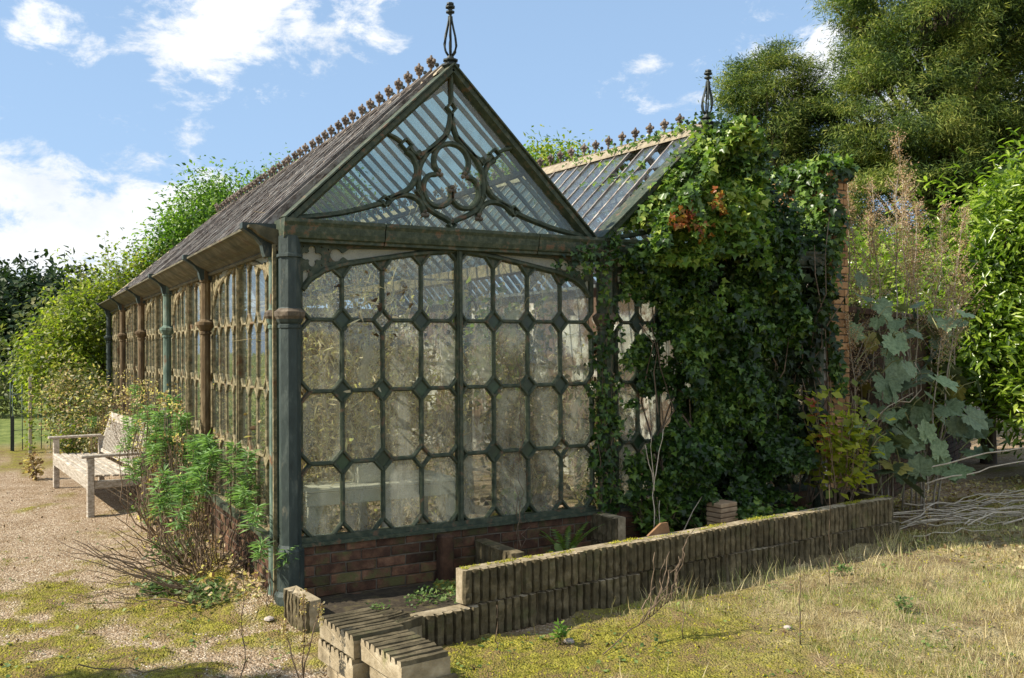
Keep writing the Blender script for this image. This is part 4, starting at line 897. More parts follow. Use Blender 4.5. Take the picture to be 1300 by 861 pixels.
# ivied stems
mb = MB()
for i in range(26):
    x = rng.uniform(1.7, 3.6); q = bez((x - 2.6, -.02, .0), (x - 2.6 + rng.normal() * .2, -.06 + rng.normal() * .05, rng.uniform(1.6, 3.2)), 0, 9, .05); mb.tube(q, rng.uniform(.006, .018), 5, taper=.004)
mb.build('stem', MT['twig'], IV, fixn=False)
IC = empty('ivy', (1.335, -.1, 0), label='narrow strands of ivy climbing the middle iron column', cat='ivy')
st = []
for i in range(7):
    x = rng.normal() * .035 - .05; zt = rng.uniform(1.4, 2.3); q = bez((x, -.02, .5), (x + rng.normal() * .05, -.03, zt), 0, 14, .03); st.append(q)
st.append(bez((.02, -.08, 2.50), (-.55, -.09, 2.40), -.04, 12, .02)); st.append(bez((.1, -.08, 2.6), (-.38, -.09, 2.55), -.02, 10, .02))
mb = MB(); [mb.tube(q, .005, 4, taper=.002) for q in st]; mb.build('stem', MT['twig'], IC, fixn=False)
ivypts([p for q in st for p in q], 1000, (.03, .02, .04), 'ivy', .048, IC, (0, 0, 0), nv=(-.2, -1, .3))
# a layer on the stack
SI = empty('ivy', (4.0, .3, 2.5), label='sunlit ivy hanging over the brick stack', cat='ivy')
n = 4200; y = rng.uniform(-.02, .95, n); z = rng.uniform(-.75, 1.08, n); k = fbm(y * 3 + 3, z * 3, 1.2, 3) > .36; y, z = y[k], z[k]
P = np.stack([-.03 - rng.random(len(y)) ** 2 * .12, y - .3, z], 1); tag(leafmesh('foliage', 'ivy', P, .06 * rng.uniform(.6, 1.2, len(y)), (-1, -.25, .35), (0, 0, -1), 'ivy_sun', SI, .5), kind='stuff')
n = 1100; x = rng.uniform(-.05, .30, n); z = rng.uniform(-1.2, 1.06, n); k = (x < .08 + .06 * np.sin(z * 4)) | (z > .93); x, z = x[k], z[k]
P = np.stack([x, -.33 - rng.random(len(x)) ** 2 * .08, z], 1); tag(leafmesh('foliage', 'ivy', P, .07 * rng.uniform(.6, 1.2, len(x)), (-.3, -1, .3), (0, 0, -1), 'ivy', SI, .5), kind='stuff')
n = 700; P = np.stack([rng.uniform(-.08, .33, n), rng.uniform(-.38, .6, n), 1.03 + rng.random(n) ** 2 * .10], 1); tag(leafmesh('foliage', 'ivy', P, .07, (-.2, -.2, 1), (-.3, -.3, -.4), 'ivy_sun', SI, .6), kind='stuff')
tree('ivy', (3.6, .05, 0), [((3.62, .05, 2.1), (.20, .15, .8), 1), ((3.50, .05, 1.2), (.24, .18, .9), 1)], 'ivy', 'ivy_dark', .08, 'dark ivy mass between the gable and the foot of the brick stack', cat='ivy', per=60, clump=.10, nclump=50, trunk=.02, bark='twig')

# ---- plume poppy with big lobed leaves
PP = empty('plume_poppy', (4.95, .05, 0), label='tall plume poppy with buff flower plumes and grey green lobed leaves', cat='poppy')
def lobed(seed):
    rd = random.Random(seed); pts = []; n = 46
    for i in range(n + 1):
        a = -160 + 320 * i / n; r = .40 + .10 * math.cos(R(a)) + .13 * abs(math.cos(R(a * 3.35 + 8))) ** .7 - .10 + .035 * math.cos(R(a * 17)) + rd.uniform(-.012, .012)
        pts.append((r * math.sin(R(a)), r * math.cos(R(a)) + .42))
    P2 = [(0, .36)] + pts; vs = [(x, y, .12 * abs(x) - .18 * max(0, y - .4) ** 2 + rd.uniform(-.012, .012)) for x, y in P2]
    return MB().add(vs, [(0, i, i + 1) for i in range(1, n + 1)])
LB = [lobed(i).build('leaf', MT['poppy_leaf'], PP, fixn=False).data for i in range(3)]
for o in list(PP.children): bpy.data.objects.remove(o)
mb = MB(); plp = []; nl = 0
stems = [(-.3, .2, -.62, .2, 3.1), (.1, .2, -.15, .4, 3.5), (.4, .2, .75, .35, 3.6), (.6, .1, 1.15, .2, 3.3), (.2, .3, .3, .5, 3.2), (-.1, .1, -.95, .15, 2.62), (.0, .0, .22, .05, 3.95), (.1, .1, .05, .25, 3.45), (.3, -.1, .55, .1, 3.25), (.5, -.1, .95, -.2, 3.2), (.4, .1, .75, .3, 2.75), (-.2, .1, -.25, .3, 2.7), (.7, 0, 1.2, 0, 2.5), (-.3, .1, -.72, -.05, 2.05), (.2, -.2, .45, -.35, 2.35), (.5, .1, .6, .3, 3.6)]
for i, (x0, y0, x1, y1, h) in enumerate(stems):
    q = bez((x0, y0, 0), (x1, y1, h), -.05, 14, .015); q = [(p[0] + (x1 - x0) * .25 * ((p[2] / h) ** 2 - p[2] / h), p[1], p[2]) for p in q]; mb.tube(q, .012, 6, taper=.004)
    lo = .66
    for t in np.linspace(lo, 1.0, 26):     # the plume's side sprigs
        p = np.array(q[min(14, int(t * 14))]); p = p + (np.array(q[min(14, int(t * 14) + 1)]) - p) * (t * 14 % 1); L = (.30 * (1.02 - t) / (1 - lo) + .05) * rng.uniform(.5, 1.7)
        a = rng.uniform(0, 6.28); e = p + np.array([math.cos(a) * L * .7, math.sin(a) * L * .7, L * .8]); mb.tube([tuple(p), tuple((p + e) / 2 + np.array([0, 0, -.01])), tuple(e)], .0025, 3)
        for k in range(46): s = rng.random(); plp.append(p + (e - p) * s + rng.normal(size=3) * .026)
mb.build('stem', MT['palestick'], PP, fixn=False)
tag(leafmesh('plume', 'leaf', plp, .022, None, None, 'plume', PP), kind='stuff')
mb = MB()
for i in range(115):
    h = rng.uniform(.45, 2.3); x = rng.uniform(-.75, 1.15) * (1.05 - .18 * h); y = rng.uniform(-.45, .35); a = rng.uniform(3.3, 6.2) if i % 4 else rng.uniform(0, 6.28)
    d = Vector((math.cos(a), math.sin(a), rng.uniform(-.35, .45))).normalized(); s = rng.uniform(.22, .40) * (1.0 if h < 1.7 else .75); p = Vector((x, y, h))
    o = bpy.data.objects.new('leaf', LB[i % 3]); link(o, PP)
    o.matrix_local = Matrix.Translation(p) @ d.to_track_quat('Y', 'Z').to_matrix().to_4x4() @ Matrix.Rotation(R(rng.normal() * 22), 4, 'Y') @ Matrix.Rotation(R(rng.uniform(-75, -5)), 4, 'X') @ Matrix.Scale(s, 4)
    mb.tube([tuple(p + d * .02), tuple(p - d * .10 + Vector((0, 0, -.05))), tuple(p - d * .2 + Vector((0, 0, -.17)))], .004, 4, taper=.006)
    if i % 17 == 0: o.data = o.data.copy(); o.data.materials[0] = MT['poppy_gold']
tag(mb.build('leaf_stalks', MT['greenstem'], PP, fixn=False), kind='stuff')
for (x, y, h, s, rx) in ((-.18, -.28, 1.62, .38, 65), (-.66, .1, 2.1, .26, 50), (-.3, .1, 2.32, .24, 60), (.35, -.3, 1.75, .26, 70), (-.02, .0, 1.95, .28, 70), (.62, -.2, 1.8, .24, 55), (-.55, 0, 1.75, .3, 60), (.1, -.35, .75, .3, 60), (.3, -.35, .55, .32, 60), (-.1, -.4, .42, .3, 50), (.5, -.4, .8, .28, 60)):
    o = bpy.data.objects.new('leaf', LB[0]); link(o, PP); o.matrix_local = Matrix.Translation((x, y, h)) @ Matrix.Rotation(R(rng.uniform(-25, 25)), 4, 'Z') @ Matrix.Rotation(R(180 - rx - 40), 4, 'X') @ Matrix.Rotation(R(rng.normal() * 20), 4, 'Y') @ Matrix.Scale(s, 4)

# ---- shrub in the planter (tutsan) and undergrowth
def shrub(name, base, r, h, nst, leaf, mat, size, per, label, cat, stem='twig', mat2=None, curve=.2, tipw=.06, rad=.006, sx=1., lo=.25, up=(0, -.3, 1), stuffstem=True):
    root = empty(name, base, label=label, cat=cat); mb = MB(); pts = []; al = []
    for i in range(nst):
        a = rng.uniform(0, 6.28); rr = r * math.sqrt(rng.random()); e = (rr * math.cos(a), rr * math.sin(a), h * rng.uniform(.6, 1) * (1 - .3 * (rr / r) ** 2)); b = (e[0] * .2 + rng.normal() * .02, e[1] * .2 + rng.normal() * .02, 0)
        q = bez(b, e, 0, 8, .01); q = [(p[0] - e[0] * curve * 4 * (k / 8) * (1 - k / 8) * .6, p[1] - e[1] * curve * 4 * (k / 8) * (1 - k / 8) * .6, p[2]) for k, p in enumerate(q)]; mb.tube(q, rad, 4, taper=rad * .4)
        for k in range(per):
            t = lo + (1 - lo) * rng.random(); j = t * 8; i0 = min(7, int(j)); p = np.array(q[i0]) * (1 - (j - i0)) + np.array(q[i0 + 1]) * (j - i0); w = rng.normal(size=3) * tipw; pts.append(p + w * .5); al.append(w + np.array([0, 0, .02]))
    mb.build('stem', MT[stem], root, fixn=False); pts = np.array(pts); al = np.array(al); k = rng.random(len(pts)) < (mat2[1] if mat2 else 0)
    if mat2: tag(leafmesh('foliage', leaf, pts[k], size * rng.uniform(.7, 1.2, k.sum()), up, al[k], mat2[0], root, .4, sx), kind='stuff')
    tag(leafmesh('foliage', leaf, pts[~k], size * rng.uniform(.7, 1.2, (~k).sum()), up, al[~k], mat, root, .4, sx), kind='stuff'); return root
shrub('tutsan', (3.52, -.50, .34), .44, 1.32, 26, 'leaf', 'hyper', .095, 20, 'yellow green leafy shrub with tiers of oval leaves behind the right end of the planter', 'shrub', curve=.1, tipw=.09, sx=1.5)
shrub('red_shoot', (3.34, -.5, .38), .08, 1.12, 3, 'leaf', 'red_leaf', .08, 9, 'shoot with reddened leaves at the left of the yellow green shrub', 'shoot', lo=.82, tipw=.07, sx=1.3)
for i, (x, y, r, h, lb) in enumerate([(2.1, -.35, .35, .42, 'low green ivy sprawl behind the planter wall, left of the tile stack'), (2.45, -.45, .3, .28, 'ivy trails spilling over the planter by the tile stack'), (1.75, -.15, .3, .55, 'bushy green weeds under the ivy, right of the middle column'), (2.9, -.4, .4, .35, 'dark undergrowth in the right half of the planter')]):
    shrub('ground_ivy', (x, y, .1 + .1 * (i == 1)), r, h, 30, 'ivy', 'ivy_sun' if i in (1, 2) else 'ivy', .055, 26, lb, 'weeds', mat2=('clover', .3))
# ferns
def fern(base, n, L, label, dirs=None):
    root = empty('fern', base, label=label, cat='fern')
    for i in range(n):
        a = dirs[i] if dirs else rng.uniform(0, 6.28); l = L * rng.uniform(.7, 1.1); vs = []; fs = []; m = 18; q = []
        for k in range(m + 1): t = k / m; q.append((math.cos(a) * l * t * .62, math.sin(a) * l * t * .62, l * (t * .95 - t * t * .35)))
        for k in range(1, m):
            w = .042 * l / .5 * math.sin(math.pi * (.12 + .86 * k / m)) ** .7; p = Vector(q[k]); tdir = (Vector(q[k + 1]) - p).normalized(); sd = tdir.cross(Vector((0, 0, 1))).normalized()
            for s in (-1, 1): b = len(vs); vs += [tuple(p - tdir * .008), tuple(p + tdir * .016), tuple(p + sd * s * w + tdir * .02 + Vector((0, 0, -.006)))]; fs.append((b, b + 1, b + 2))
        mesh_np('frond', vs, fs, MT['fern'], root)
fern((.82, -.22, .12), 9, .50, 'hart like fern with upright fronds in the planter beside the cross wall', [.3, .9, 1.6, 2.2, 3.0, 3.9, 4.6, 5.4, -.2])
shrub('dock_leaves', (.62, -.42, .12), .12, .12, 5, 'lance', 'clover', .13, 2, 'pair of broad pale leaves below the fern', 'weed', sx=2., lo=.9)
# tall bare stems in the planter
def stems(name, base, L, label, cat='stems', mat='palestick', rad=.005):
    root = empty(name, base, label=label, cat=cat)
    for q in L: MB().tube([tuple(p) for p in q], rad, 5, taper=rad * .5).build('stem', MT[mat], root, fixn=False)
    return root
stems('dead_plant', (1.42, -.55, .15), [bez((0, 0, 0), (-.01, 0, .95), 0, 8, .01), bez((0, 0, .55), (.10, 0, .98), 0, 5, .005), bez((.01, 0, .5), (-.06, .02, .86), 0, 5, .005), bez((.03, 0, 0), (.06, 0, .42), 0, 5, .008)], 'upright pale dead stems standing in the planter below the ivy')
stems('leaning_stick', (1.62, -.55, .2), [bez((0, 0, 0), (.62, .1, .66), 0, 5, .01)], 'pale stick leaning right across the dark ivy', cat='stick')
stems('dead_climber', (.47, -.09, .0), [bez((0, 0, 0), (.02, 0, .95), 0, 10, .015), bez((.02, 0, .1), (-.03, 0, .7), 0, 8, .02), bez((.0, -.02, 0), (.05, -.02, .55), 0, 8, .02), bez((.0, 0, .9), (-.06, -.02, .84), .05, 5, .0), bez((.02, 0, .9), (.0, 0, 1.75), 0, 12, .012)], 'brown dead vine climbing the window bars right of the mullion', mat='twig', cat='vine')

# ---- spurge clumps along the side wall
def spurge(base, n, r, h, label, lean=(0, 0), tips=.85, heads=None, wh=.115):
    root = empty('spurge', base, label=label, cat='spurge'); mb = MB(); P = []; A = []; hs = []
    for i in range(n):
        a = rng.uniform(0, 6.28); rr = r * rng.random() ** .6; e = np.array([rr * math.cos(a) + lean[0] * rng.random(), rr * math.sin(a) + lean[1] * rng.random(), h * rng.uniform(.55, 1.0)])
        b = (e[0] * .25, e[1] * .25, 0); q = bez(b, e, 0, 9, .012); q = [(p[0] * (1 + .6 * math.sin(k / 9 * 3.14)), p[1] * (1 + .6 * math.sin(k / 9 * 3.14)), p[2] - .12 * math.sin(k / 9 * 3.14)) for k, p in enumerate(q)]
        mb.tube(q, .006, 4, taper=.004)
        if rng.random() < tips or (i == 0 and not heads): hs.append((np.array(q[-1]), np.array(q[-1]) - np.array(q[-3])))
    if heads: hs += [(np.array(p, float), np.array((rng.normal() * .2, rng.normal() * .2, 1.))) for p in heads]
    for p, ax in hs:
        ax = ax / np.linalg.norm(ax); m = 90; t = rng.random(m); u = nrm(np.cross(rng.normal(size=(m, 3)), ax)); L = rng.uniform(.8, 1.2)
        P.append(p + ax * (t[:, None] - .72) * wh * 1.4 * L); A.append(u * (1.15 - .75 * t[:, None]) + ax * (.15 + 1.0 * t[:, None]))
    mb.build('stem', MT['twig'], root, fixn=False)
    P = np.concatenate(P); A = np.concatenate(A); tag(leafmesh('foliage', 'narrow', P, .10 * rng.uniform(.6, 1.15, len(P)), (0, 0, 1), A, 'spurge', root, .25, 1.1), kind='stuff'); return root
spurge((-1.62, 1.05, .0), 36, .42, 1.05, 'large spurge clump with fresh green whorls at the side wall near the corner column', tips=.5, heads=[(-.12, -.35, .98), (.05, -.5, .92), (-.25, -.2, .80), (.1, -.7, .74), (-.3, -.5, .62), (-.05, -.2, 1.1), (.15, -.6, 1.0), (-.38, -.1, .66), (.12, -.95, .66), (-.18, -.62, .86), (.0, .2, 1.05)])
spurge((-1.72, 2.6, .0), 38, .36, 1.25, 'spurge clump half way between the bench and the corner, tallest whorls', tips=.6, heads=[(-.1, -.2, 1.2), (.1, .2, 1.28), (-.25, .5, 1.1), (-.35, -.5, .8), (-.2, -.7, .95)])
spurge((-1.60, 4.1, .0), 12, .16, 1.2, 'spurge growing up behind the near end of the bench', tips=.3, heads=[(-.1, -.3, 1.0), (.1, .2, 1.25)])
spurge((-1.52, 6.4, .0), 14, .12, 1.3, 'brownish spurge and weeds behind the far end of the bench', tips=.3)
spurge((-1.45, -.02, .0), 4, .08, .42, 'small spurge seedling at the foot of the corner column', tips=0., heads=[(.12, -.06, .40), (-.04, .0, .44)], wh=.09)
spurge((-1.75, 8.6, .0), 12, .3, 1.15, 'spurge clump beyond the bench at the far bays', tips=.4)
for i, (x, y, r_, h, lb) in enumerate(((-1.75, .35, .30, .16, 'low green weeds at the foot of the nearest spurge'), (-1.80, 1.6, .25, .30, 'leafy undergrowth between the first two spurge clumps'), (-1.95, .8, .25, .10, 'flat weed rosettes on the gravel edge in front of the spurge'), (-1.7, 3.4, .3, .4, 'leafy undergrowth near the end of the bench'))):
    shrub('weeds', (x, y, .0), r_, h, 26, 'leaf', 'clover', .05, 16, lb, 'weeds', mat2=('olive_leaf', .4), rad=.003, tipw=.05)
# dead flower heads and tangled stems among the spurge
tg = empty('dead_stalks', (-1.75, 2.0, 0), label='tangle of brown dead stalks and dry seed heads along the side wall', cat='stalks'); mb = MB(); pts = []
for i in range(260):
    y = rng.uniform(-1.1, 6.8); x = rng.normal() * .10 + .05 + (.18 if y > 1.9 else 0); h = rng.uniform(.5, 1.42) * (1 if y > -.4 else .7); e = (x + rng.normal() * .14 - .05, y + rng.normal() * .22, h); mb.tube(bez((x, y, 0), e, rng.normal() * .05, 7, .02), .0038, 4, taper=.0018)
    if rng.random() < .45:
        for k in range(16): pts.append(np.array(e) + rng.normal(size=3) * .035)
mb.build('stem', MT['twig'], tg, fixn=False); tag(leafmesh('seed_heads', 'curl', pts, .03, None, None, 'brown_leaf', tg), kind='stuff')
ar = empty('arching_stems', (-1.72, .8, 0), label='bare woody stems arching out low over the gravel', cat='stems')
for i in range(30):
    y = rng.uniform(-.5, 1.3); L = rng.uniform(.4, 1.0); a = rng.uniform(2.5, 3.9); e = np.array([math.cos(a) * L, y + math.sin(a) * L * .8, rng.uniform(.06, .6)])
    MB().tube(bez((rng.normal() * .06, y, .02), e, -rng.uniform(.0, .12) * L, 9, .012), rng.uniform(.004, .008), 5, taper=.002).build('stem', MT['twig'], ar, fixn=False)
sl = empty('fallen_leaves', (-1.55, .6, 0), label='brown dead leaves and litter under the spurge against the brick base', cat='leaves')
P = np.stack([rng.normal(size=900) * .14, rng.uniform(-.5, 3.5, 900), np.abs(rng.normal(size=900)) * .07 + .02], 1); tag(leafmesh('litter', 'curl', P, .05, (0, 0, 1), None, 'brown_leaf', sl), kind='stuff')

# ---- inside the glasshouse
def dead_plant(base, r, h, n, label, mat='brown_leaf', mat2=None, leaf='curl', size=.052, per=95, g_=None):
    root = empty('dried_plant', base, label=label, cat='plant', group=g_); mb = MB(); pts = []
    for i in range(n):
        a = rng.uniform(0, 6.28); rr = r * math.sqrt(rng.random()); e = (rr * math.cos(a), rr * math.sin(a), h * rng.uniform(.6, 1)); q = bez((e[0] * .6, e[1] * .6, 0), e, 0, 8, .04); mb.tube(q, .006, 4, taper=.002)
        for k in range(per): t = rng.uniform(.15, 1) * 8; i0 = min(7, int(t)); pts.append(np.array(q[i0]) + rng.normal(size=3) * .09)
    mb.build('stem', MT['palestick'], root, fixn=False); pts = np.array(pts); k = rng.random(len(pts)) < (mat2[1] if mat2 else 0)
    if mat2: tag(leafmesh('foliage', mat2[2], pts[k], mat2[3], None, None, mat2[0], root), kind='stuff')
    k2 = (~k) & (rng.random(len(pts)) < .28); tag(leafmesh('foliage', leaf, pts[k2], size * rng.uniform(.6, 1.4, k2.sum()), None, None, 'black_leaf', root), kind='stuff'); k = k | k2
    tag(leafmesh('foliage', leaf, pts[~k], size * rng.uniform(.5, 1.2, (~k).sum()), None, None, mat, root), kind='stuff')
    sm = MB()
    for i in range(int(n * 2.2)):
        a = rng.uniform(0, 6.28); rr = r * 1.1; b = np.array([rr * math.cos(a) * rng.random(), rr * math.sin(a) * rng.random(), rng.uniform(.2, h)]); e = b + rng.normal(size=3) * np.array([.22, .15, .38]); sm.tube(bez(b, e, .03, 5, .02), .003, 3, taper=.0015)
    tag(sm.build('dry_stalks', MT['straw'], root, fixn=False), kind='stuff')
dead_plant((-.55, .55, 1.25), .62, 1.28, 22, 'dried vine tangled up behind the top left panes', mat2=('straw', .4, 'narrow', .11), per=60)
dead_plant((.62, .60, 1.35), .50, 1.15, 14, 'dried vine hanging behind the top right panes', mat2=('elder', .25, 'leaf', .10), per=55)
dead_plant((-.80, .95, .0), .42, 2.62, 30, 'straw coloured dead climber behind the leftmost front panes', mat2=('straw', .4, 'narrow', .11))
dead_plant((-.20, 1.25, .0), .45, 2.62, 30, 'brown dead climber inside, left of the front mullion', mat2=('straw', .4, 'narrow', .11))
dead_plant((.45, 1.5, .0), .40, 2.45, 22, 'dead foliage and stalks inside, right of the front mullion', mat2=('straw', .5, 'narrow', .11))
dead_plant((1.0, .9, .0), .32, 2.35, 20, 'mixed green and dead leaves inside, behind the right hand front panes', mat='olive_leaf', leaf='leaf', size=.11, mat2=('brown_leaf', .45, 'curl', .08))
dead_plant((-.5, 3.2, .0), .55, 2.3, 18, 'mass of dry brown plants deeper inside the left range', mat2=('straw', .3, 'narrow', .11))
dead_plant((.6, 4.2, .0), .55, 2.2, 18, 'dry plants half way down the inside of the left range', mat2=('olive_leaf', .3, 'leaf', .1))
dead_plant((-.3, 6.0, .0), .7, 2.2, 18, 'dry plants towards the far end inside', mat2=('straw', .3, 'narrow', .11))
dead_plant((.9, .45, .0), .18, .75, 8, 'fresh green leaves inside the bottom right front panes', mat='bright_tree', leaf='leaf', size=.12, per=40)
dead_plant((2.2, 1.3, .0), .45, 2.0, 14, 'overgrown plants inside the right range seen through gaps in the ivy', mat='olive_leaf', leaf='leaf', size=.10, mat2=('straw', .5, 'narrow', .11))
dead_plant((2.6, 3.2, .0), .6, 2.2, 16, 'brown plants deep inside the right range', mat2=('straw', .4, 'narrow', .11))
tb = empty('staging_table', (-1.05, .42, 0), label='white slatted staging table inside behind the lower left panes', cat='table')
for k in range(6): MB().cbox((0, k * .11, .70), (1.25, k * .11 + .09, .725), .004).build('slat', MT['white_paint'], tb)
for x in (.02, .62, 1.17):
    for y in (.02, .56): MB().cbox((x, y, 0), (x + .06, y + .06, .69), .004).build('leg', MT['white_paint'], tb)
MB().cbox((0, -.005, .60), (1.25, .018, .697), .004).build('apron', MT['white_paint'], tb)
MB().cbox((.04, .04, .18), (1.21, .60, .21), .004).build('shelf', MT['white_paint'], tb)
bx = MB().box((-.60, .55, .728), (-.30, .90, .86)).build('seed_box', MT['white_paint']); tag(bx, 'pale box standing on the staging table inside', 'box')
P = MB().add([(-1.15, .50, .05), (-1.08, .50, .05), (-.86, .50, .66), (-.93, .50, .66), (-1.15, .54, .05), (-1.08, .54, .05), (-.86, .54, .66), (-.93, .54, .66)], [(0, 1, 2, 3), (7, 6, 5, 4), (0, 4, 5, 1), (1, 5, 6, 2), (2, 6, 7, 3), (3, 7, 4, 0)]).build('timber_prop', MT['white_paint']); tag(P, 'pale timber prop leaning at the left end of the staging table', 'timber')

# ================================================================ BENCH
BN = empty('garden_bench', (-2.03, 5.70, 0), rz=R(5), label='weathered wooden slatted garden bench on the gravel beside the glasshouse', cat='bench')
def bpart(name, a, b, c=.006, rot=None):
    o = MB().cbox(a, b, c).build(name, MT['teak'], BN)
    if rot: o.matrix_local = rot
    return o
HL = 1.28
for s in (-1, 1):
    y = s * HL
    bpart('leg', (-.34, y - .035, 0), (-.27, y + .035, .63)); bpart('leg', (.20, y - .035, 0), (.27, y + .035, .64))
    bpart('armrest', (-.40, y - .045, .632), (.24, y + .045, .664), .008)
    bpart('side_rail', (-.268, y - .02, .30), (.198, y + .02, .385))
bpart('front_rail', (-.335, -HL + .037, .29), (-.305, HL - .037, .42)); bpart('rear_rail', (.20, -HL + .037, .29), (.225, HL - .037, .38))
for k in range(6): bpart('seat_slat', (-.345 + k * .088, -HL + .0365, .405 - .004 * k + (.018 if k == 0 else 0.018)), (-.345 + k * .088 + .066, HL - .0365, .43 - .004 * k + .016))
bm_ = Matrix.Translation((.20, 0, .40)) @ Matrix.Rotation(R(17), 4, 'Y')
for s in (-1, 1): bpart('back_post', (-.005, s * HL - .03, .0), (.045, s * HL + .03, .56), rot=bm_)
bpart('top_rail', (-.018, -HL + .032, .46), (.028, HL - .032, .57), rot=bm_); bpart('bottom_rail', (-.01, -HL + .032, .04), (.022, HL - .032, .09), rot=bm_)
s0 = None
for k in range(30):
    y = -HL + .09 + k * (2 * HL - .18) / 29
    if s0 is None: s0 = bpart('back_slat', (-.004, -.018, .092), (.014, .018, .458), .003); o = s0
    else: o = dup(s0, BN)
    o.matrix_local = bm_ @ Matrix.Translation((0, y, 0))

# ================================================================ RAILING, FAR PATH
rl = empty('railing', (-2.2, 12.3, 0), label='thin metal railing across the end of the gravel path', cat='railing')
hs = None
for k in range(11):
    o = MB().tube([(-.72 + k * .15, 0, -.05), (-.72 + k * .15 + random.uniform(-.01, .01), 0, 1.18)], .008, 5).build('upright', MT['teal_iron'], rl, fixn=False)
for z in (1.0, .35): MB().box((-.75, -.006, z), (.82, .006, z + .012)).build('rail', MT['teal_iron'], rl)
gp_ = empty('gate_post', (-2.93, 12.15, 0), label='thick dark post at the left end of the railing', cat='post'); MB().box((-.03, -.03, 0), (.03, .03, .62)).build('post', MT['black_iron'], gp_); MB().tube([(-.03, 0, .6), (-.03, 0, 1.22)], .012, 6).tube([(-.03, 0, 1.0), (.16, 0, 1.0), (.16, 0, 1.1)], .009, 5).build('hinge_bar', MT['teal_iron'], gp_, fixn=False)
yp = empty('timber_post', (-2.66, 11.6, 0), label='slim timber post with yellow climber winding up it', cat='post'); MB().cbox((-.025, -.025, 0), (.025, .025, 1.32), .005).build('post', MT['palestick'], yp)
tag(leafmesh('climber', 'leaf', [(rng.normal() * .04, rng.normal() * .04, z) for z in rng.uniform(.05, 1.3, 160)], .07, None, None, 'elder', yp), kind='stuff')
shrub('withered_plant', (-2.66, 7.85, 0), .12, .42, 9, 'curl', 'brown_leaf', .07, 14, 'small withered brown plant on the path beyond the bench', 'plant', tipw=.05)
shrub('weed_clump', (-2.1, 9.3, 0), .35, .85, 26, 'leaf', 'elder', .06, 30, 'yellow green weeds beyond the far arm of the bench', 'weeds', mat2=('olive_leaf', .4))

# ================================================================ GRASS, MOSS, PEBBLES
def scatter(n, x0, x1, y0, y1, dens):
    x = rng.uniform(x0, x1, n); y = rng.uniform(y0, y1, n); k = rng.random(n) < dens(x, y); return x[k], y[k]
def solid(x, y):   # keep off the glasshouse, bed and blocks
    return (((x > -1.36) & (y > -.06)) | ((x > -.95) & (y > -1.36 + (x + .9) * .105) & (x < 4.0)) | ((x > -1.58) & (x < -1.0) & (y > -2.35) & (y < -1.0)))
x, y = scatter(60000, -4.2, -1.36, -2.2, 7, lambda x, y: (1 - mossm(x, y)) * np.clip(1.15 - y * .13, .2, 1)); k = ~solid(x, y); x, y = x[k], y[k]
tag(leafmesh('gravel', 'stone', np.stack([x, y, gh(x, y) - .001], 1), rng.uniform(.007, .017, len(x)), (0, 0, 1), None, 'pebble', None, .25), 'loose pinkish gravel', kind='stuff')
x, y = scatter(90000, -4.0, 4.5, -3.6, 3.0, lambda x, y: mossm(x, y) ** 1.5 * (1 - .75 * grassm(x, y))); k = ~solid(x, y); x, y = x[k], y[k]
tag(leafmesh('moss', 'leaf', np.stack([x, y, gh(x, y)], 1), rng.uniform(.008, .022, len(x)), (0, 0, 1), (0, 0, 1), 'moss', None, .9), 'yellow green moss cushions', kind='stuff')
def grass(n, dens, s0, s1, mat, lab, lean=.45, sx=.7, x0=-1.6, x1=8., y0=-3.9, y1=.3):
    x, y = scatter(n, x0, x1, y0, y1, dens); k = ~solid(x, y); x, y = x[k], y[k]
    A = np.stack([rng.normal(size=len(x)) * lean, rng.normal(size=len(x)) * lean, np.ones(len(x))], 1); Nn = np.stack([rng.normal(size=len(x)), rng.normal(size=len(x)), np.zeros(len(x))], 1)
    tag(leafmesh('grass', 'blade', np.stack([x, y, gh(x, y) - .004], 1), rng.uniform(s0, s1, len(x)), Nn, A, mat, None, .1, sx), lab, kind='stuff')
grass(260000, lambda x, y: grassm(x, y) * (.08 + .92 * sst(.42, .6, fbm(x, y, 2.6, 4))) * np.clip(1.25 - np.hypot(x + 3, y + 6.2) * .085, .1, 1), .02, .075, 'drygrass', 'short dry bleached grass')
grass(5000, lambda x, y: sst(.45, .7, fbm(x + 5, y, 1.6, 3)) * (.15 + grassm(x, y)), .07, .15, 'drygrass', 'taller straw grass stalks', lean=.3)
def bywall(x, y): d = (-1.34 + (x + .9) * .105) - y; return np.exp(-(np.clip(d, 0, 9) / .16) ** 2) * (d > 0) * (x > .8) * sst(.3, .6, fbm(x, y, 3, 3))
grass(60000, lambda x, y: bywall(x, y), .06, .20, 'drygrass', 'long grass along the foot of the planter wall', lean=.3, sx=.45)
grass(170000, lambda x, y: sst(.50, .62, fbm(x + 21, y + 4, 2.2, 4)) * (.25 + .75 * grassm(x, y)) * np.clip(1.2 - np.hypot(x + 3, y + 6.2) * .09, .1, 1), .02, .07, 'greengrass', 'fresh green grass coming through the dry turf')
x, y = scatter(2600, -4., 6., -3.7, 7, lambda x, y: np.ones(len(x)) * .5); k = ~solid(x, y); x, y = x[k], y[k]
tag(leafmesh('debris', 'curl', np.stack([x, y, gh(x, y) + .003], 1), rng.uniform(.010, .034, len(x)), (0, 0, 1), None, 'black_leaf', None, .6), 'scattered dark leaf fragments', kind='stuff')
x, y = scatter(26000, -4., 6., -3.7, 4, lambda x, y: sst(.54, .62, fbm(x + 31, y + 8, 3.2, 4)) * (.35 + .65 * (x > -1)) * np.clip(1.2 - .1 * np.hypot(x + 3, y + 6), .1, 1)); k = ~solid(x, y); x, y = x[k], y[k]
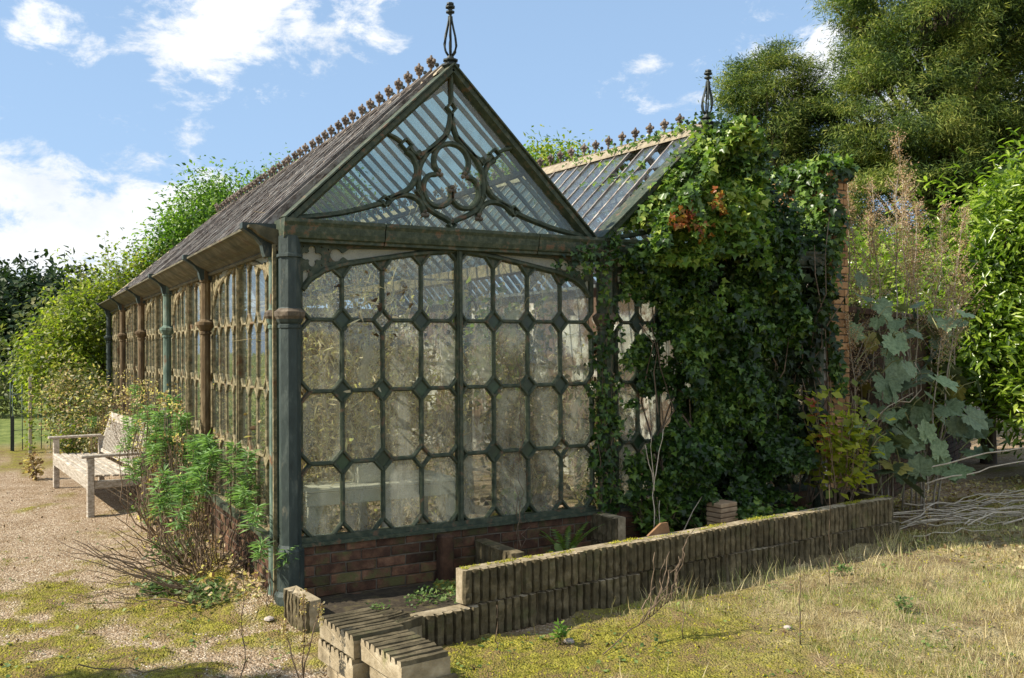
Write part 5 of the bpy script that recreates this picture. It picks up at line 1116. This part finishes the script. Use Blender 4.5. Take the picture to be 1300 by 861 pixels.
# moss and sprigs along the block tops and the soil bed
n = 5200; tt = rng.random(n) * 4.5 + .35; yy = rng.uniform(.03, .10, n); k = fbm(tt * 2.2, yy * 8, 1.6, 4) > .50; tt, yy = tt[k], yy[k]; ca, sa = math.cos(math.atan2(.50, 4.75)), math.sin(math.atan2(.50, 4.75))
tag(leafmesh('moss', 'leaf', np.stack([-.90 + tt * ca - yy * sa, -1.31 + tt * sa + yy * ca, np.full(len(tt), .424)], 1), rng.uniform(.006, .018, len(tt)), (0, 0, 1), (0, 0, 1), 'moss', None, .9), 'moss growing on the top of the planter wall', kind='stuff')
n = 9000; xx = rng.uniform(-1.2, 3.8, n); yy = -1.2 + (np.maximum(xx, -.9) + .9) * .105 + rng.random(n) * 1.0; k = (fbm(xx + 50, yy, 2.4, 4) > .54) & (yy < -.08); xx, yy = xx[k], yy[k]
tag(leafmesh('seedlings', 'leaf', np.stack([xx, yy, .05 + .09 * sst(-.3, .5, xx) + rng.random(len(xx)) * .05], 1), rng.uniform(.015, .045, len(xx)), (0, 0, 1), None, 'clover', None, .6, 1.3), 'low seedlings and weeds in the planter bed', kind='stuff')
tag(leafmesh('clover', 'leaf', np.stack([x, y, gh(x, y) + rng.uniform(.004, .02, len(x))], 1), rng.uniform(.018, .038, len(x)), (0, 0, 1), None, 'clover', None, .35, 1.5), 'small green weeds and clover', kind='stuff')
x, y = scatter(5200, 3.9, 9.5, -2.2, 1.2, lambda x, y: np.ones(len(x)) * .8)
tag(leafmesh('leaf_litter', 'curl', np.stack([x, y, gh(x, y) + .005], 1), rng.uniform(.03, .06, len(x)), (0, 0, 1), None, 'brown_leaf', None, .5), 'dead leaf litter under the laurel', kind='stuff')
# brushwood heap at lower right
BW = empty('brushwood', (5.3, -.55, 0), label='heap of bleached cut stems lying on the ground at lower right', cat='brushwood')
for i in range(46):
    L = rng.uniform(.8, 2.4); a = rng.normal() * .22 - .12; c = np.array([rng.uniform(-.9, 2.4), rng.uniform(-.35, .5), rng.uniform(.02, .16)]); d = np.array([math.cos(a), math.sin(a), rng.normal() * .02]) * L / 2
    MB().tube(bez(c - d, c + d, rng.normal() * .04, 7, .018), rng.uniform(.005, .011), 5, taper=.003).build('stick', MT['palestick'], BW, fixn=False)
stems('fallen_branch', (5.1, -.35, .0), [bez((-.25, .1, .52), (1.5, -.75, .86), .03, 10, .015), bez((-.05, .1, .38), (1.2, -.5, .66), .02, 10, .015), bez((1.05, -.55, .45), (1.62, -.8, .92), 0, 6, .01)], 'long pale stems hanging forward out of the plume poppy over the brushwood', cat='branch', rad=.009)
stems('curved_twig', (4.55, -.15, 0), [[(-.2, 0, 1.0), (.1, 0, 1.17), (.42, -.05, 1.30)], [(.2, 0, 1.22), (.42, 0, 1.20), (.60, 0, 1.32), (.60, 0, 1.48), (.50, 0, 1.6)]], 'pale curved twig in front of the dark plume poppy leaves', cat='twig', rad=.007)
# dead twiggy branch before the wall
tw = []
b0 = np.array([0, 0, 0.]); e0 = np.array([.60, .05, .26]); tw.append(bez(b0, e0, .0, 6, .008))
for k in range(11):
    t = .45 + .05 * k; p = b0 + (e0 - b0) * min(t, 1); tw.append(bez(p, p + np.array([rng.uniform(.0, .30), rng.normal() * .05, rng.uniform(.14, .42)]), .03, 6, .01))
stems('dead_branch', (.0, -1.90, .01), tw, 'brittle twiggy dead branch lying in front of the planter wall', cat='branch', rad=.004, mat='twig')
# thin single stalks in the foreground
def stalk(x, y, h, label, heads=True, dx=.0):
    root = empty('dead_stalk', (x, y, float(gh(x, y))), label=label, cat='stalk'); q = bez((0, 0, 0), (dx, 0, h), 0, 8, .006); MB().tube(q, .0042, 5, taper=.002).build('stem', MT['twig'], root, fixn=False)
    if heads: tag(leafmesh('seed_head', 'curl', [np.array(q[int(i)]) + rng.normal(size=3) * .008 for i in rng.uniform(2, 9, 50)], .016, None, None, 'brown_leaf', root), kind='stuff')
stalk(-1.92, -1.42, .62, 'single tall dark dead stalk at the bottom left, nearest the spurge')
dks = stems('dock_stalks', (-1.66, -1.62, 0), [bez((0, 0, 0), (-.10, .02, .40), 0, 6, .006), bez((0, 0, 0), (.0, 0, .52), 0, 6, .006), bez((0, 0, .1), (.09, 0, .46), 0, 6, .006)], 'branched dark seed stalks left of the near block stack', cat='stalks', mat='twig')
tag(leafmesh('seed_heads', 'curl', [np.array([dx, 0, z]) + rng.normal(size=3) * .010 for dx, z0 in ((-.10, .38), (0, .50), (.09, .44), (0, .3)) for z in rng.uniform(z0 - .08, z0 + .03, 60)], .018, None, None, 'brown_leaf', dks), kind='stuff')
stems('curved_stick', (-2.5, -.95, .02), [bez((-.15, .2, .05), (.5, -.15, .02), -.03, 8, .008)], 'thin dark stick lying on the moss at bottom left', cat='stick', mat='twig', rad=.004)
for (x, y, h, lb) in ((.55, -1.95, .30, 'thin dead stalk in the moss just left of the twiggy dead branch'), (2.3, -1.5, .75, 'tall reddish thin stalk before the right half of the planter wall'), (4.0, -1.05, .55, 'dead stalk with hanging brown seeds beyond the end of the planter wall'), (1.1, -2.35, .5, 'lone straight stalk in the dry grass in the middle foreground'), (-.5, -1.55, .26, 'short pale stalk right in front of the low step of the planter')): stalk(x, y, h, lb, heads=(x > 3.5))
for (x, y, s, lb) in ((-.05, -1.62, .035, 'small pinkish stone in the moss below the planter wall'), (1.25, -2.1, .025, 'pale stone in the dry grass'), (-1.50, -.28, .035, 'grey stone beside the corner column foot')):
    B = MB().lathe([(s * .4, 0), (s, s * .25), (s * .9, s * .55), (s * .35, s * .8)], n=7); tag(B.build('stone', MT['stone']), lb, 'stone').location = (x, y, float(gh(x, y)) - .005)
for i, (x, y, lb) in enumerate(((-.12, -1.62, 'bright green weed rosette below the planter wall'), (2.6, -1.35, 'green leafy weeds against the right part of the planter wall'), (.1, -.95 + 1.0 - .4, 'seedling in the shade beside the stub post'), (-.85, -.55, 'small green seedling behind the near block stack'), (2.2, -2.2, 'upright dandelion leaf in the dry grass'))):
    shrub('weed', (x, y, float(gh(x, y)) if i != 2 else .04), .06, .13, 9, 'leaf', 'clover' if i != 0 else 'bright_tree', .04, 7, lb, 'weed', rad=.002, tipw=.02, lo=.4)
